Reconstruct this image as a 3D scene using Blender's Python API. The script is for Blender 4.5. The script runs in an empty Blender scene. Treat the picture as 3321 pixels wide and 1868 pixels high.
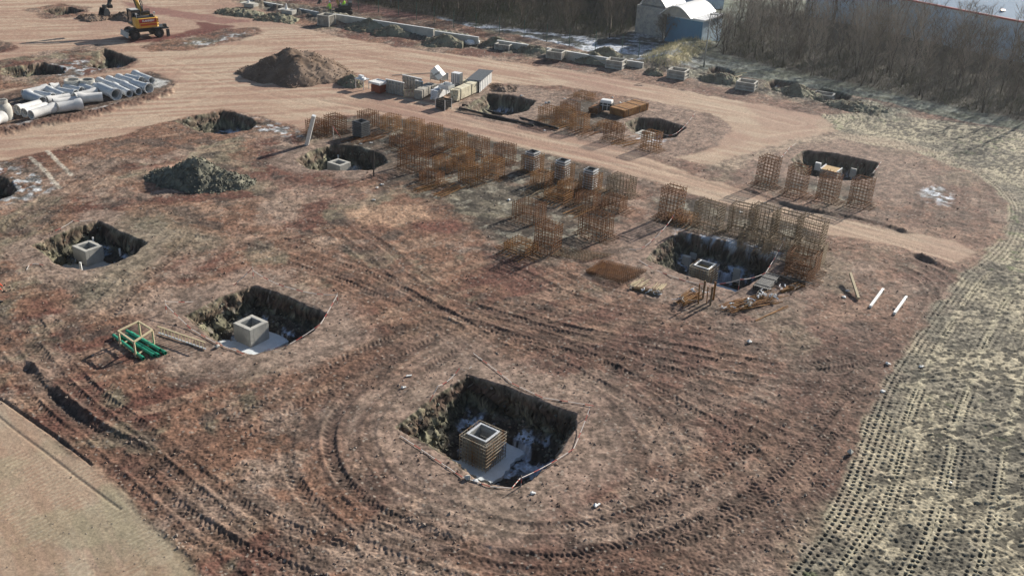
import bpy, math, random
import numpy as np
from mathutils import Vector, Matrix
R_ = math.radians
sc = bpy.context.scene
# ------------------------------------------------------------------ camera
W, H = 3321.0, 1868.0
FPX = 3201.0; PITCH = R_(26.36); ROLL = R_(-2.71); CH = 27.5
fw = Vector((0, math.cos(PITCH), -math.sin(PITCH))); rt0 = Vector((1, 0, 0)); dn0 = fw.cross(rt0)
RT = rt0*math.cos(ROLL) + dn0*math.sin(ROLL); DN = dn0*math.cos(ROLL) - rt0*math.sin(ROLL)
cam = bpy.data.cameras.new('camera'); camo = bpy.data.objects.new('camera', cam)
sc.collection.objects.link(camo); sc.camera = camo
cam.sensor_width = 36; cam.lens = 36*FPX/W; cam.clip_end = 3000; cam.clip_start = 0.5
UP = -DN; BK = -fw
camo.matrix_world = Matrix(((RT.x, UP.x, BK.x, 0), (RT.y, UP.y, BK.y, 0), (RT.z, UP.z, BK.z, CH), (0, 0, 0, 1)))
# ------------------------------------------------------------------ world, sun, exposure
SUN_AZ = 47.0; SUN_EL = 25.0          # direction TOWARDS the sun, ccw from +x
wd = bpy.data.worlds.new('World'); sc.world = wd; wd.use_nodes = True
nt = wd.node_tree; nt.nodes.clear()
sky = nt.nodes.new('ShaderNodeTexSky'); sky.sky_type = 'NISHITA'; sky.sun_disc = False
sky.sun_elevation = R_(SUN_EL); sky.sun_rotation = R_(90-SUN_AZ)
bg = nt.nodes.new('ShaderNodeBackground'); bg.inputs[1].default_value = 0.07
wo = nt.nodes.new('ShaderNodeOutputWorld')
nt.links.new(sky.outputs[0], bg.inputs[0]); nt.links.new(bg.outputs[0], wo.inputs[0])
sl = bpy.data.lights.new('sun', 'SUN'); sl.energy = 5.0; sl.angle = R_(0.5); sl.color = (1, .93, .82)
so = bpy.data.objects.new('sun', sl); sc.collection.objects.link(so)
sd = Vector((math.cos(R_(SUN_AZ))*math.cos(R_(SUN_EL)), math.sin(R_(SUN_AZ))*math.cos(R_(SUN_EL)), math.sin(R_(SUN_EL))))
so.rotation_euler = sd.to_track_quat('Z', 'Y').to_euler(); so.location = (60, 60, 60)
sc.view_settings.view_transform = 'Standard'; sc.view_settings.look = 'None'
sc.view_settings.exposure = 0.55; sc.view_settings.gamma = 1
try: sc.view_settings.use_curve_mapping = False
except Exception: pass

# ------------------------------------------------------------------ helpers
def G(x, y, z=0.0):
    """point at height z under photo pixel x, y"""
    d = fw + RT*((x-W/2)/FPX) + DN*((y-H/2)/FPX)
    return Vector((0, 0, CH)) + d*((CH-z)/-d.z)
def PX(p):
    q = Vector(p)-Vector((0, 0, CH)); zz = q.dot(fw)
    return W/2+FPX*q.dot(RT)/zz, H/2+FPX*q.dot(DN)/zz, zz
def hgt(bx, by, ty, z0=0.0):
    """height of an upright thing standing at pixel bx, by whose top is at pixel row ty"""
    B = G(bx, by, z0); lo, hi = 0.0, 40.0
    for _ in range(40):
        m = (lo+hi)/2
        if PX(B+Vector((0, 0, m)))[1] > ty: lo = m
        else: hi = m
    return lo
YAW = R_(145.9)            # direction of the foundation grid
C = sc.collection
class MB:
    def __init__(s): s.v = []; s.f = []; s.mi = []; s.m = 0
    def face(s, idx): s.f.append(tuple(idx)); s.mi.append(s.m)
    def box(s, c, sz, rz=0.0, M=None):
        b = len(s.v); hx, hy, hz = sz[0]/2, sz[1]/2, sz[2]/2
        for dz in (-hz, hz):
            for dx, dy in ((-hx, -hy), (hx, -hy), (hx, hy), (-hx, hy)):
                p = Vector((dx, dy, dz))
                if M is not None: p = M @ p
                elif rz: p = Vector((dx*math.cos(rz)-dy*math.sin(rz), dx*math.sin(rz)+dy*math.cos(rz), dz))
                s.v.append((c[0]+p[0], c[1]+p[1], c[2]+p[2]))
        for q in ((0, 3, 2, 1), (4, 5, 6, 7), (0, 1, 5, 4), (1, 2, 6, 5), (2, 3, 7, 6), (3, 0, 4, 7)): s.face([b+i for i in q])
        return s
    def bar(s, a, b, w, h=None, n=4, w2=None):
        a, b = Vector(a), Vector(b); d = b-a
        if d.length < 1e-6: return s
        q = d.to_track_quat('Z', 'Y'); i0 = len(s.v); h = h or w; w2 = w if w2 is None else w2
        for p, k in ((a, 1.0), (b, w2/w)):
            for j in range(n):
                t = 2*math.pi*(j+.5)/n; r = math.sqrt(2)/2 if n == 4 else .5
                o = q @ Vector((math.cos(t)*w*r*k, math.sin(t)*h*r*k, 0)); s.v.append(tuple(p+o))
        for j in range(n): s.face((i0+j, i0+(j+1) % n, i0+n+(j+1) % n, i0+n+j))
        s.face([i0+j for j in range(n)][::-1]); s.face([i0+n+j for j in range(n)])
        return s
    def tube(s, pts, r, n=6, closed=False, caps=True):
        pts = [Vector(p) for p in pts]; i0 = len(s.v); m = len(pts); rr = r if isinstance(r, (list, tuple)) else [r]*m
        for k, p in enumerate(pts):
            if closed: d = pts[(k+1) % m]-pts[k-1]
            else: d = pts[min(k+1, m-1)]-pts[max(k-1, 0)]
            q = d.to_track_quat('Z', 'Y')
            for j in range(n):
                t = 2*math.pi*j/n; s.v.append(tuple(p+q @ Vector((math.cos(t)*rr[k], math.sin(t)*rr[k], 0))))
        for k in range(m if closed else m-1):
            k2 = (k+1) % m
            for j in range(n): s.face((i0+k*n+j, i0+k*n+(j+1) % n, i0+k2*n+(j+1) % n, i0+k2*n+j))
        if caps and not closed:
            s.face([i0+j for j in range(n)][::-1]); s.face([i0+(m-1)*n+j for j in range(n)])
        return s
    def lathe(s, prof, n=28, M=None):
        """prof: list of (r, z) closed loop revolved about z"""
        i0 = len(s.v); m = len(prof)
        for r, z in prof:
            for j in range(n):
                t = 2*math.pi*j/n; p = Vector((math.cos(t)*r, math.sin(t)*r, z))
                if M is not None: p = M @ p
                s.v.append(tuple(p))
        for k in range(m):
            k2 = (k+1) % m
            for j in range(n): s.face((i0+k*n+j, i0+k*n+(j+1) % n, i0+k2*n+(j+1) % n, i0+k2*n+j))
        return s
    def prism(s, pts, h0, h1, M=None):
        i0 = len(s.v); n = len(pts)
        for z in (h0, h1):
            for p in pts:
                q = Vector((p[0], p[1], z)); q = M @ q if M is not None else q; s.v.append(tuple(q))
        s.face([i0+j for j in range(n)][::-1]); s.face([i0+n+j for j in range(n)])
        for j in range(n): s.face((i0+j, i0+(j+1) % n, i0+n+(j+1) % n, i0+n+j))
        return s
    def build(s, name, mats, parent=None, smooth=False, bevel=0, loc=None, rz=0):
        me = bpy.data.meshes.new(name); me.from_pydata(s.v, [], s.f)
        for m in (mats if isinstance(mats, (list, tuple)) else [mats]): me.materials.append(m)
        if any(s.mi): me.polygons.foreach_set('material_index', s.mi)
        if smooth: me.polygons.foreach_set('use_smooth', [True]*len(me.polygons))
        me.update()
        o = bpy.data.objects.new(name, me); C.objects.link(o)
        if parent is not None: o.parent = parent
        if loc is not None: o.location = loc
        if rz: o.rotation_euler.z = rz
        if bevel:
            b = o.modifiers.new('bevel', 'BEVEL'); b.width = bevel; b.segments = 2; b.limit_method = 'ANGLE'; b.angle_limit = R_(50)
        return o
def tag(o, label=None, cat=None, group=None, kind=None):
    if label: o['label'] = label
    if cat: o['category'] = cat
    if group: o['group'] = group
    if kind: o['kind'] = kind
    return o
def thing(name, label, cat, loc, rz=0.0, group=None):
    o = bpy.data.objects.new(name, None); o.empty_display_size = .3; C.objects.link(o)
    o.location = loc; o.rotation_euler.z = rz
    return tag(o, label, cat, group)
def copy_tree(o, parent=None):
    c = o.copy(); C.objects.link(c)
    if parent is not None: c.parent = parent
    for ch in list(KIDS.get(o.name, [])) or [x for x in bpy.data.objects if x.parent == o]: copy_tree(ch, c)
    return c
KIDS = {}
def remember(o):
    KIDS[o.name] = [x for x in bpy.data.objects if x.parent == o]
    for k in KIDS[o.name]: remember(k)
def lin(r, g, b):
    f = lambda c: c/12.92 if c <= .04045 else ((c+.055)/1.055)**2.4
    return (f(r/255), f(g/255), f(b/255))

# ------------------------------------------------------------------ materials
def mat(name, col, rough=.8, var=.25, scale=3.0, bump=.0, metal=0.0, col2=None, sc2=1.0, spec=.3, stretch=None):
    m = bpy.data.materials.new(name); m.use_nodes = True; n = m.node_tree; N = n.nodes; L = n.links
    b = N['Principled BSDF']; b.inputs['Roughness'].default_value = rough; b.inputs['Metallic'].default_value = metal
    b.inputs['Specular IOR Level'].default_value = spec
    tc = N.new('ShaderNodeTexCoord'); no = N.new('ShaderNodeTexNoise'); no.inputs['Scale'].default_value = scale
    no.inputs['Detail'].default_value = 6; no.inputs['Roughness'].default_value = .65
    src = tc.outputs['Object']
    if stretch:
        mp = N.new('ShaderNodeMapping'); mp.inputs['Scale'].default_value = stretch; L.new(src, mp.inputs[0]); src = mp.outputs[0]
    L.new(src, no.inputs['Vector'])
    r = N.new('ShaderNodeValToRGB'); r.color_ramp.elements[0].position = .3; r.color_ramp.elements[1].position = .7
    c = col; r.color_ramp.elements[0].color = (*[x*(1-var) for x in c], 1); r.color_ramp.elements[1].color = (*[min(1, x*(1+var)) for x in c], 1)
    L.new(no.outputs['Fac'], r.inputs[0]); out = r.outputs[0]
    if col2 is not None:
        n2 = N.new('ShaderNodeTexNoise'); n2.inputs['Scale'].default_value = sc2; n2.inputs['Detail'].default_value = 5; L.new(src, n2.inputs['Vector'])
        r2 = N.new('ShaderNodeValToRGB'); r2.color_ramp.elements[0].position = .45; r2.color_ramp.elements[1].position = .62; L.new(n2.outputs['Fac'], r2.inputs[0])
        mx = N.new('ShaderNodeMix'); mx.data_type = 'RGBA'; L.new(r2.outputs[0], mx.inputs[0]); L.new(out, mx.inputs[6]); mx.inputs[7].default_value = (*col2, 1); out = mx.outputs[2]
    L.new(out, b.inputs['Base Color'])
    if bump:
        bp = N.new('ShaderNodeBump'); bp.inputs['Distance'].default_value = bump; bp.inputs['Strength'].default_value = .8
        L.new(no.outputs['Fac'], bp.inputs['Height']); L.new(bp.outputs[0], b.inputs['Normal'])
    return m
M = {
 'conc': mat('precast_concrete', (.50, .48, .43), .8, .12, 4, .004, col2=(.38, .37, .34), sc2=1.2),
 'pipe': mat('pipe_concrete', (.60, .61, .61), .7, .10, 3, .003, col2=(.46, .49, .52), sc2=.9),
 'pipe_w': mat('white_pipe_concrete', (.72, .71, .69), .7, .08, 3, .003, col2=(.60, .59, .57), sc2=.9),
 'conc_d': mat('damp_concrete', (.26, .26, .25), .85, .2, 3, .004, col2=(.18, .19, .19), sc2=1.0),
 'gal': mat('galvanised_steel', (.66, .67, .67), .42, .15, 6, .0, .45, spec=.5),
 'gal_d': mat('weathered_panel', (.30, .31, .31), .6, .3, 4, .002, .2, col2=(.42, .41, .38), sc2=1.5),
 'form': mat('formwork_grey', (.12, .125, .13), .5, .25, 4, .002, .3),
 'rust': mat('rusty_rebar', (.19, .075, .020), .8, .45, 8, .0, .1, col2=(.10, .040, .014), sc2=2.5),
 'rust_l': mat('dry_rebar', (.30, .15, .045), .7, .35, 8, .0, .1, col2=(.20, .08, .022), sc2=3),
 'bar_grey': mat('sunlit_grey_bars', (.46, .41, .33), .6, .3, 8, .0, .3, col2=(.30, .16, .07), sc2=2),  # lighter copy of the grey rebar, sunlit look put into its colour
 'rust_g': mat('grey_rebar', (.22, .17, .11), .65, .35, 8, .0, .3, col2=(.14, .08, .035), sc2=3),
 'wood': mat('pale_timber', (.52, .43, .28), .8, .15, 5, .002, stretch=(1, 1, 6)),
 'wood_w': mat('weathered_timber', (.42, .39, .34), .85, .22, 5, .002, col2=(.28, .26, .23), sc2=1.4),
 'white': mat('white_paint', (.78, .78, .76), .5, .05, 3),
 'sheet': mat('white_sheet', (.72, .73, .74), .6, .12, 5, .01),
 'redbox': mat('red_brown_paint', (.26, .07, .035), .7, .3, 4),
 'green': mat('green_pipe', (.015, .30, .17), .35, .12, 3, spec=.5),
 'yellow': mat('machine_yellow', (.72, .40, .05), .4, .12, 2, spec=.5, col2=(.55, .33, .08), sc2=1.5),
 'mred': mat('machine_red', (.42, .03, .03), .45, .12, 2),
 'ored': mat('orange_red', (.5, .08, .02), .5, .12, 2),
 'black': mat('black_steel', (.025, .025, .026), .5, .3, 4, spec=.5),
 'dgrey': mat('dark_machine_paint', (.05, .055, .06), .5, .3, 4),
 'tyre': mat('dusty_tyre', (.045, .042, .04), .9, .3, 6, .01),
 'rim': mat('wheel_rim', (.10, .095, .09), .6, .3, 5),
 'mgrey': mat('pale_machine_paint', (.50, .50, .48), .6, .15, 4),
 'tan': mat('tan_boom_paint', (.46, .30, .12), .5, .2, 3),
 'glassd': mat('dark_glass', (.02, .03, .04), .08, .1, 2, spec=.8),
 'tape_w': mat('tape_white', (.62, .56, .52), .5, .05, 3), 'tape_r': mat('tape_red', (.42, .10, .08), .5, .1, 3),
 'hiviz': mat('hi_vis_yellow', (.45, .85, .05), .7, .1, 8), 'hivo': mat('hi_vis_red', (.75, .13, .06), .7, .1, 8),
 'cloth': mat('work_trousers', (.10, .12, .12), .9, .2, 8), 'skin': mat('skin', (.50, .30, .22), .6, .05, 8), 'helmet': mat('white_helmet', (.8, .8, .8), .4, .03, 4),
 'poly': mat('black_poly_pipe', (.015, .015, .016), .4, .2, 3), 'shtm': mat('cream_steel_beams', (.76, .70, .52), .6, .14, 4, .003, col2=(.48, .43, .32), sc2=2),
 'bark': mat('bark', (.105, .085, .066), .95, .35, 5), 'twig': mat('bare_twigs', (.17, .135, .10), .95, .35, .35, col2=(.10, .09, .06), sc2=.15),
 'twig2': mat('pale_bare_twigs', (.34, .29, .235), .95, .3, .35, col2=(.22, .19, .15), sc2=.15),
 'brush': mat('undergrowth_stems', (.12, .105, .075), .95, .4, .5, col2=(.085, .095, .04), sc2=.2),
 'straw': mat('dry_grass', (.60, .52, .32), .95, .35, .6, col2=(.40, .37, .22), sc2=.5),
 'clad': mat('pale_blue_cladding', (.58, .72, .84), .45, .04, 1), 'roofb': mat('pale_blue_roof_sheet', (.15, .25, .37), .75, .05, .4),
 'cladb': mat('blue_cladding', (.06, .20, .33), .5, .1, 1), 'barrel': mat('white_roof_sheet', (.80, .80, .79), .45, .03, .6), 'redline': mat('red_gutter', (.38, .05, .05), .5, .1, 2),
 'rockg': mat('green_grey_rubble', (.19, .18, .135), .9, .45, 2.5, .03, col2=(.085, .085, .07), sc2=1.6),
 'clod': mat('brown_clods', (.20, .13, .095), .95, .45, .9, .01, col2=(.30, .24, .20), sc2=.6),
 'stone': mat('pale_stones', (.34, .29, .24), .9, .3, .8, .01, col2=(.25, .22, .19), sc2=.5),
 'heapb': mat('brown_spoil', (.15, .10, .068), .95, .4, 1.2, .03, col2=(.22, .16, .12), sc2=.35),
 'mound': mat('grassy_clay', (.17, .15, .10), .95, .4, 1.0, .04, col2=(.24, .23, .16), sc2=.5),
 'frostm': mat('frosted_board', (.74, .78, .80), .6, .1, 2, .005), 'blue': mat('blue_polythene', (.05, .18, .55), .35, .3, 3),
}

# ------------------------------------------------------------------ terrain
KD = 3321/2576.0
def GD(p): g = G(p[0]*KD, p[1]*KD); return (g.x, g.y)
def DL(pts): return np.array([GD(p) for p in pts], dtype=np.float64)
def hsh(ix, iy, seed):
    h = (ix.astype(np.int64)*374761393 + iy.astype(np.int64)*668265263 + seed*1442695041) & 0xffffffff
    h = ((h ^ (h >> 13))*1274126177) & 0xffffffff
    return (((h ^ (h >> 16)) & 0xffffff)/16777215.0).astype(np.float32)
def vn(x, y, seed):
    ix = np.floor(x); iy = np.floor(y); fx = (x-ix).astype(np.float32); fy = (y-iy).astype(np.float32)
    ux = fx*fx*(3-2*fx); uy = fy*fy*(3-2*fy)
    a = hsh(ix, iy, seed); b = hsh(ix+1, iy, seed); c = hsh(ix, iy+1, seed); d = hsh(ix+1, iy+1, seed)
    return a+(b-a)*ux+(c-a)*uy+(a-b-c+d)*ux*uy
def fbm(x, y, s, seed, o=4, g=.5):
    t = 0; a = 1; w = 0; ca, sa = math.cos(.6), math.sin(.6)
    for i in range(o):
        t = t + a*vn(x/s, y/s, seed+i*17); w += a; a *= g; s /= 2.03; x, y = x*ca-y*sa, x*sa+y*ca
    return t/w
def sst(a, b, x):
    t = np.clip((x-a)/(b-a), 0, 1); return t*t*(3-2*t)
def catmull(pts, n=8, closed=False):
    P = [np.array(p, float) for p in pts]; out = []
    if closed: P = [P[-1]]+P+[P[0], P[1]]
    else: P = [2*P[0]-P[1]]+P+[2*P[-1]-P[-2]]
    for i in range(1, len(P)-2):
        for k in range(n):
            t = k/n; a, b, c, d = P[i-1:i+3]
            out.append(.5*((2*b)+(-a+c)*t+(2*a-5*b+4*c-d)*t*t+(-a+3*b-3*c+d)*t**3))
    if not closed: out.append(P[-2])
    return np.array(out)
def sdpoly(px, py, poly):
    """signed distance, negative inside"""
    d = np.full(px.shape, 1e9, np.float32); ins = np.zeros(px.shape, bool); n = len(poly)
    for i in range(n):
        ax, ay = poly[i]; bx, by = poly[(i+1) % n]; ex, ey = bx-ax, by-ay
        wx = px-ax; wy = py-ay; t = np.clip((wx*ex+wy*ey)/(ex*ex+ey*ey+1e-9), 0, 1)
        d = np.minimum(d, (wx-ex*t)**2+(wy-ey*t)**2)
        c = ((ay > py) != (by > py)); 
        if abs(ey) > 1e-9: ins ^= (c & (px < ex*(py-ay)/ey+ax))
    d = np.sqrt(d); return np.where(ins, -d, d)
def polyline(px, py, line, maxd):
    """(distance signed across, along) to a polyline; far points get 1e3"""
    D = np.full(px.shape, 1e3, np.float32); A = np.zeros(px.shape, np.float32); s = 0.0
    for i in range(len(line)-1):
        ax, ay = line[i]; bx, by = line[i+1]; ex, ey = bx-ax, by-ay; L = math.hypot(ex, ey)
        if L < 1e-6: continue
        if maxd < 50:
            sel = np.nonzero((px > min(ax, bx)-maxd) & (px < max(ax, bx)+maxd) & (py > min(ay, by)-maxd) & (py < max(ay, by)+maxd))[0]
        else: sel = np.arange(px.size)
        if sel.size:
            wx = px[sel]-ax; wy = py[sel]-ay; tt = (wx*ex+wy*ey)/(L*L); t = np.clip(tt, 0, 1)
            dx = wx-ex*t; dy = wy-ey*t; d = np.sqrt(dx*dx+dy*dy); sg = np.sign(ex*wy-ey*wx); sg[sg == 0] = 1
            b = d < np.abs(D[sel]); q = sel[b]; D[q] = (sg*d)[b]; A[q] = (s+t*L)[b]
        s += L
    return D, A
# pits: outline in photo display pixels, depth, wall width
PITS = {
 'F': ([(990, 1075), (1080, 1005), (1175, 942), (1310, 985), (1450, 1040), (1442, 1085), (1400, 1150), (1335, 1205), (1290, 1225), (1200, 1205), (1110, 1140)], 2.5, .6),
 'B2': ([(463, 795), (550, 752), (640, 718), (730, 750), (822, 790), (790, 835), (720, 870), (640, 893), (560, 868), (500, 830)], 2.0, .55),
 'B1': ([(78, 617), (170, 580), (245, 556), (305, 585), (372, 612), (340, 640), (290, 662), (210, 682), (140, 665)], 2.0, .5),
 'R1': ([(1622, 652), (1662, 612), (1706, 583), (1830, 608), (1955, 638), (1925, 690), (1852, 737), (1740, 698)], 2.3, .6),
 'R0': ([(1990, 400), (2020, 378), (2110, 388), (2212, 412), (2195, 450), (2120, 455), (2010, 440)], 1.6, .7),
 'M': ([(742, 405), (780, 380), (835, 365), (900, 370), (965, 392), (975, 410), (940, 428), (860, 430), (775, 428)], 1.9, .6),
 'N': ([(1570, 310), (1600, 296), (1660, 300), (1728, 322), (1700, 345), (1650, 352), (1590, 335)], 1.5, .6),
 'P': ([(1165, 270), (1225, 235), (1290, 240), (1352, 255), (1325, 280), (1280, 292), (1200, 285)], 1.5, .8),
 'Q': ([(435, 305), (500, 288), (560, 278), (620, 292), (655, 310), (630, 325), (600, 330), (560, 338), (500, 330)], 1.5, .9),
 'S1': ([(240, 135), (262, 122), (300, 135), (345, 150), (310, 168), (255, 172), (215, 165)], 1.4, .8),
 'S2': ([(0, 172), (60, 165), (110, 160), (165, 172), (160, 185), (100, 190), (40, 196), (0, 190)], 1.4, .8),
 'S3': ([(98, 28), (140, 20), (175, 17), (212, 27), (190, 35), (140, 38)], 1.1, .6),
 'L': ([(-60, 470), (-20, 440), (20, 448), (45, 470), (35, 485), (0, 500), (-60, 510)], 1.3, .9),
 'E1': ([(1780, 172), (1800, 166), (1850, 180), (1838, 196), (1800, 200), (1775, 188)], 1.0, .5),
 'E2': ([(1925, 205), (1945, 197), (2010, 208), (2000, 222), (1950, 232), (1918, 218)], 1.0, .5),
 'E3': ([(2040, 230), (2065, 222), (2145, 240), (2135, 255), (2080, 262), (2035, 250)], 1.0, .5),
}
ROADS = [
 [(-400, -120), (560, -60), (640, 10), (690, 50), (850, 92), (1000, 118), (1130, 135), (1400, 172), (1650, 215), (1900, 262), (2060, 292), (2110, 330), (2000, 352), (1890, 385), (1780, 415), (1700, 398), (1800, 372), (1842, 320), (1790, 285), (1640, 255), (1420, 218), (1240, 210), (1150, 262), (1200, 300), (1400, 338), (1600, 385), (1750, 440), (1900, 490), (2100, 545), (2250, 580), (2400, 608), (2470, 640), (2400, 660), (2260, 622), (2080, 588), (1900, 535), (1750, 490), (1600, 442), (1350, 382), (1130, 325), (950, 285), (830, 292), (760, 325), (640, 292), (560, 274), (420, 305), (330, 335), (150, 372), (-30, 412), (-400, 500)],
]
ISLE = [[(345, 118), (420, 95), (540, 75), (640, 70), (665, 82), (600, 102), (480, 128), (380, 130)],
        [(-60, 165), (100, 132), (250, 112), (350, 150), (330, 172), (200, 195), (100, 215), (-60, 235)],
        [(-60, 250), (150, 205), (380, 180), (440, 205), (420, 232), (200, 285), (0, 322), (-80, 330)],
        [(60, 25), (150, 8), (230, 20), (210, 42), (110, 48)], [(-40, 95), (30, 108), (50, 122), (0, 135), (-60, 135)]]
CREAM = [[(-300, 760), (0, 1003), (60, 1045), (120, 1085), (180, 1140), (235, 1168), (300, 1232), (350, 1290), (420, 1350), (520, 1470), (600, 1700), (-600, 1700)]]
FIELD_B = [(1890, 1560), (1965, 1440), (2085, 1280), (2155, 1120), (2225, 950), (2330, 800), (2415, 690), (2475, 645), (2520, 590), (2532, 510), (2455, 435), (2300, 382), (2130, 352), (2045, 318), (2062, 288)]
FIELD = [FIELD_B + [(2200, 286), (2400, 305), (2576, 330), (3100, 420), (4200, 700), (3600, 1900), (1800, 1800)]]
# dark track furrows: (display points, half gauge, rut width, depth, lug depth, darkness)
TR = [
 ([(2420, 700), (2350, 840), (2200, 935), (1990, 950), (1700, 900), (1450, 850), (1200, 790), (1000, 690), (900, 600), (840, 540)], .95, .5, .07, .05, .7),
 ([(2380, 680), (2300, 800), (2150, 880), (1950, 890), (1700, 850), (1450, 800), (1250, 740)], .9, .45, .05, .04, .5),
 ([(1180, 830), (1000, 940), (900, 1040), (880, 1130), (940, 1230), (1100, 1310), (1320, 1370), (1560, 1350), (1780, 1270), (1960, 1120), (2100, 960), (2250, 830)], .95, .5, .08, .05, .6),
 ([(1100, 820), (860, 960), (780, 1100), (810, 1220), (960, 1330), (1250, 1420), (1600, 1420), (1900, 1300), (2100, 1100), (2260, 900)], .95, .5, .05, .05, .6),
 ([(1480, 940), (1600, 1040), (1650, 1150), (1620, 1260), (1500, 1350)], .9, .55, .06, .05, .5),
 ([(1150, 780), (1450, 870), (1750, 980), (1980, 1070), (2180, 1150)], .95, .5, .06, .05, .75),
 ([(1100, 760), (1350, 850), (1600, 980), (1800, 1100), (1950, 1250), (2050, 1400)], .95, .5, .05, .05, .55),
 ([(1150, 800), (950, 890), (700, 1020), (500, 1120), (350, 1250)], .9, .45, .05, .05, .5),
 ([(-20, 640), (120, 520), (260, 420), (420, 350)], .95, .5, .05, .03, .5),
 ([(-20, 560), (150, 470), (250, 400), (360, 350)], .9, .45, .04, .02, -.3),
 ([(0, 800), (150, 950), (330, 1120), (560, 1300), (820, 1420), (1000, 1500)], .95, .5, .06, .05, .45),
 ([(0, 850), (110, 960), (300, 1150), (450, 1290), (600, 1400), (760, 1520)], .95, .5, .05, .05, .4),
 ([(400, 560), (700, 620), (1000, 730), (1250, 790), (1500, 810)], .95, .45, .04, .03, .35),
 ([(700, 640), (900, 700), (1080, 790), (1300, 930)], .9, .45, .05, .04, .4),
 ([(300, 780), (500, 640), (700, 560), (830, 520)], .9, .5, .03, .02, -.4),
 ([(1100, 1449), (1400, 1470), (1700, 1420), (2000, 1250), (2200, 1050)], .9, .5, .05, .05, .5),
 ([(2200, 640), (2330, 690), (2380, 760), (2330, 830)], .8, .5, .08, .06, .8),
 ([(2330, 450), (2340, 520), (2310, 580)], .9, .6, .03, .03, .7),
 ([(2450, 430), (2460, 500), (2440, 560), (2400, 590)], .9, .6, .04, .04, .6),
 ([(1950, 910), (2040, 905), (2120, 890), (2160, 870)], .5, .7, .05, .05, .9),
 ([(2060, 745), (1950, 790), (1800, 800), (1600, 770), (1450, 730), (1350, 680), (1250, 640)], .95, .45, .05, .03, .35),
 ([(150, 880), (250, 780), (330, 700), (480, 560)], .9, .5, .04, .03, .3),
 ([(650, 1449), (900, 1300), (1050, 1250)], .9, .5, .04, .04, .35),
]
ROADTR = [
 ([(-30, 400), (200, 345), (420, 270), (600, 215), (800, 190), (1000, 215)], -1), ([(-30, 360), (250, 300), (450, 235), (560, 190), (700, 160)], 1),
 ([(830, 250), (1100, 300), (1400, 365), (1700, 450), (2000, 540), (2300, 620)], 1), ([(900, 240), (1200, 310), (1500, 375), (1800, 465), (2100, 555), (2420, 650)], -1),
 ([(1150, 290), (1350, 345), (1600, 400), (1800, 455), (2050, 530)], 1), ([(560, 0), (620, 60), (560, 120), (450, 160), (400, 200)], 1),
 ([(600, 30), (900, 110), (1200, 150), (1500, 200), (1800, 260), (2000, 310)], -1), ([(560, 60), (850, 130), (1150, 180), (1450, 235), (1800, 290)], 1),
 ([(400, 150), (600, 210), (800, 260), (1000, 300)], -1), ([(0, 40), (200, 60), (300, 45), (500, 20)], 1), ([(0, 130), (150, 105), (300, 90)], -1),
 ([(800, 180), (1000, 160), (1200, 175)], -1), ([(1700, 430), (1800, 400), (1950, 350), (2100, 330)], -1)]
NX, NY = 1420, 1060
tl = np.concatenate([np.linspace(-3.2, -.56, 50)[:-1], np.linspace(-.56, .58, NX), np.linspace(.58, 3.2, 50)[1:]])
dep = np.linspace(R_(45.5), R_(8.2), NY)
yy = CH/np.tan(dep)
yl = np.concatenate([np.linspace(-10, yy[0], 24)[:-1], yy, np.geomspace(yy[-1], 520, 30)[1:]])
nx, ny = len(tl), len(yl)
T, Y = np.meshgrid(tl, yl); X = T*(Y+12.0); X = X.ravel(); Y = Y.ravel(); NV = X.size
# warped coordinates so that edges of areas are ragged
wx = X+(fbm(X, Y, 1.4, 5, 4)-.5)*1.1; wy = Y+(fbm(X, Y, 1.4, 91, 4)-.5)*1.1
road = np.zeros(NV, np.float32)
for p in ROADS: road = np.maximum(road, 1-sst(-.35, .25, sdpoly(wx, wy, DL(p))))
isle = np.zeros(NV, np.float32)
for p in ISLE: isle = np.maximum(isle, 1-sst(-.4, .3, sdpoly(wx, wy, DL(p))))
road *= 1-isle
cream = 1-sst(-.3, .25, sdpoly(X+(wx-X)*.35, Y+(wy-Y)*.35, DL(CREAM[0])))
field = 1-sst(-.3, .2, sdpoly(wx, wy, DL(FIELD[0])))
field *= 1-road*.8
n8 = fbm(X, Y, 9, 11, 4); n3 = fbm(X, Y, 3.2, 23, 4); n1 = fbm(X, Y, .9, 37, 4); nf = fbm(X, Y, .28, 51, 3, .65)
nff = fbm(X, Y, .11, 77, 2, .7)
hz = (n8-.5)*.22 + (n3-.5)*.12
dist = np.clip((n8-.42)*4, 0, 1)
rough = (nf-.5)*.06+(nff-.5)*.06+(n1-.5)*.09
wear = np.maximum(road*.93, cream*.9)
# gravel round the pits is finer, done below
hz = hz*(1-.55*wear) + rough*(1-.86*wear)*(1-.5*field)
# ---- colours
def mixc(c, col, k):
    for i in range(3): c[i] = c[i]+(col[i]-c[i])*k
c3 = [np.full(NV, v, np.float32) for v in (.198, .110, .073)]
mixc(c3, (.122, .055, .040), sst(.46, .62, fbm(X, Y, 5, 141, 5, .6)))
mixc(c3, (.27, .195, .15), sst(.50, .66, fbm(X, Y, 3.4, 171, 5, .62)))
mixc(c3, (.20, .175, .120), sst(.60, .72, fbm(X, Y, 4.2, 211, 5, .6))*.8)
mixc(c3, (.30, .205, .145), sst(.55, .68, fbm((X*.8+Y*.6)*.3, (Y*.8-X*.6)*1.2, 1.6, 231, 4, .6))*.55)
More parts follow.
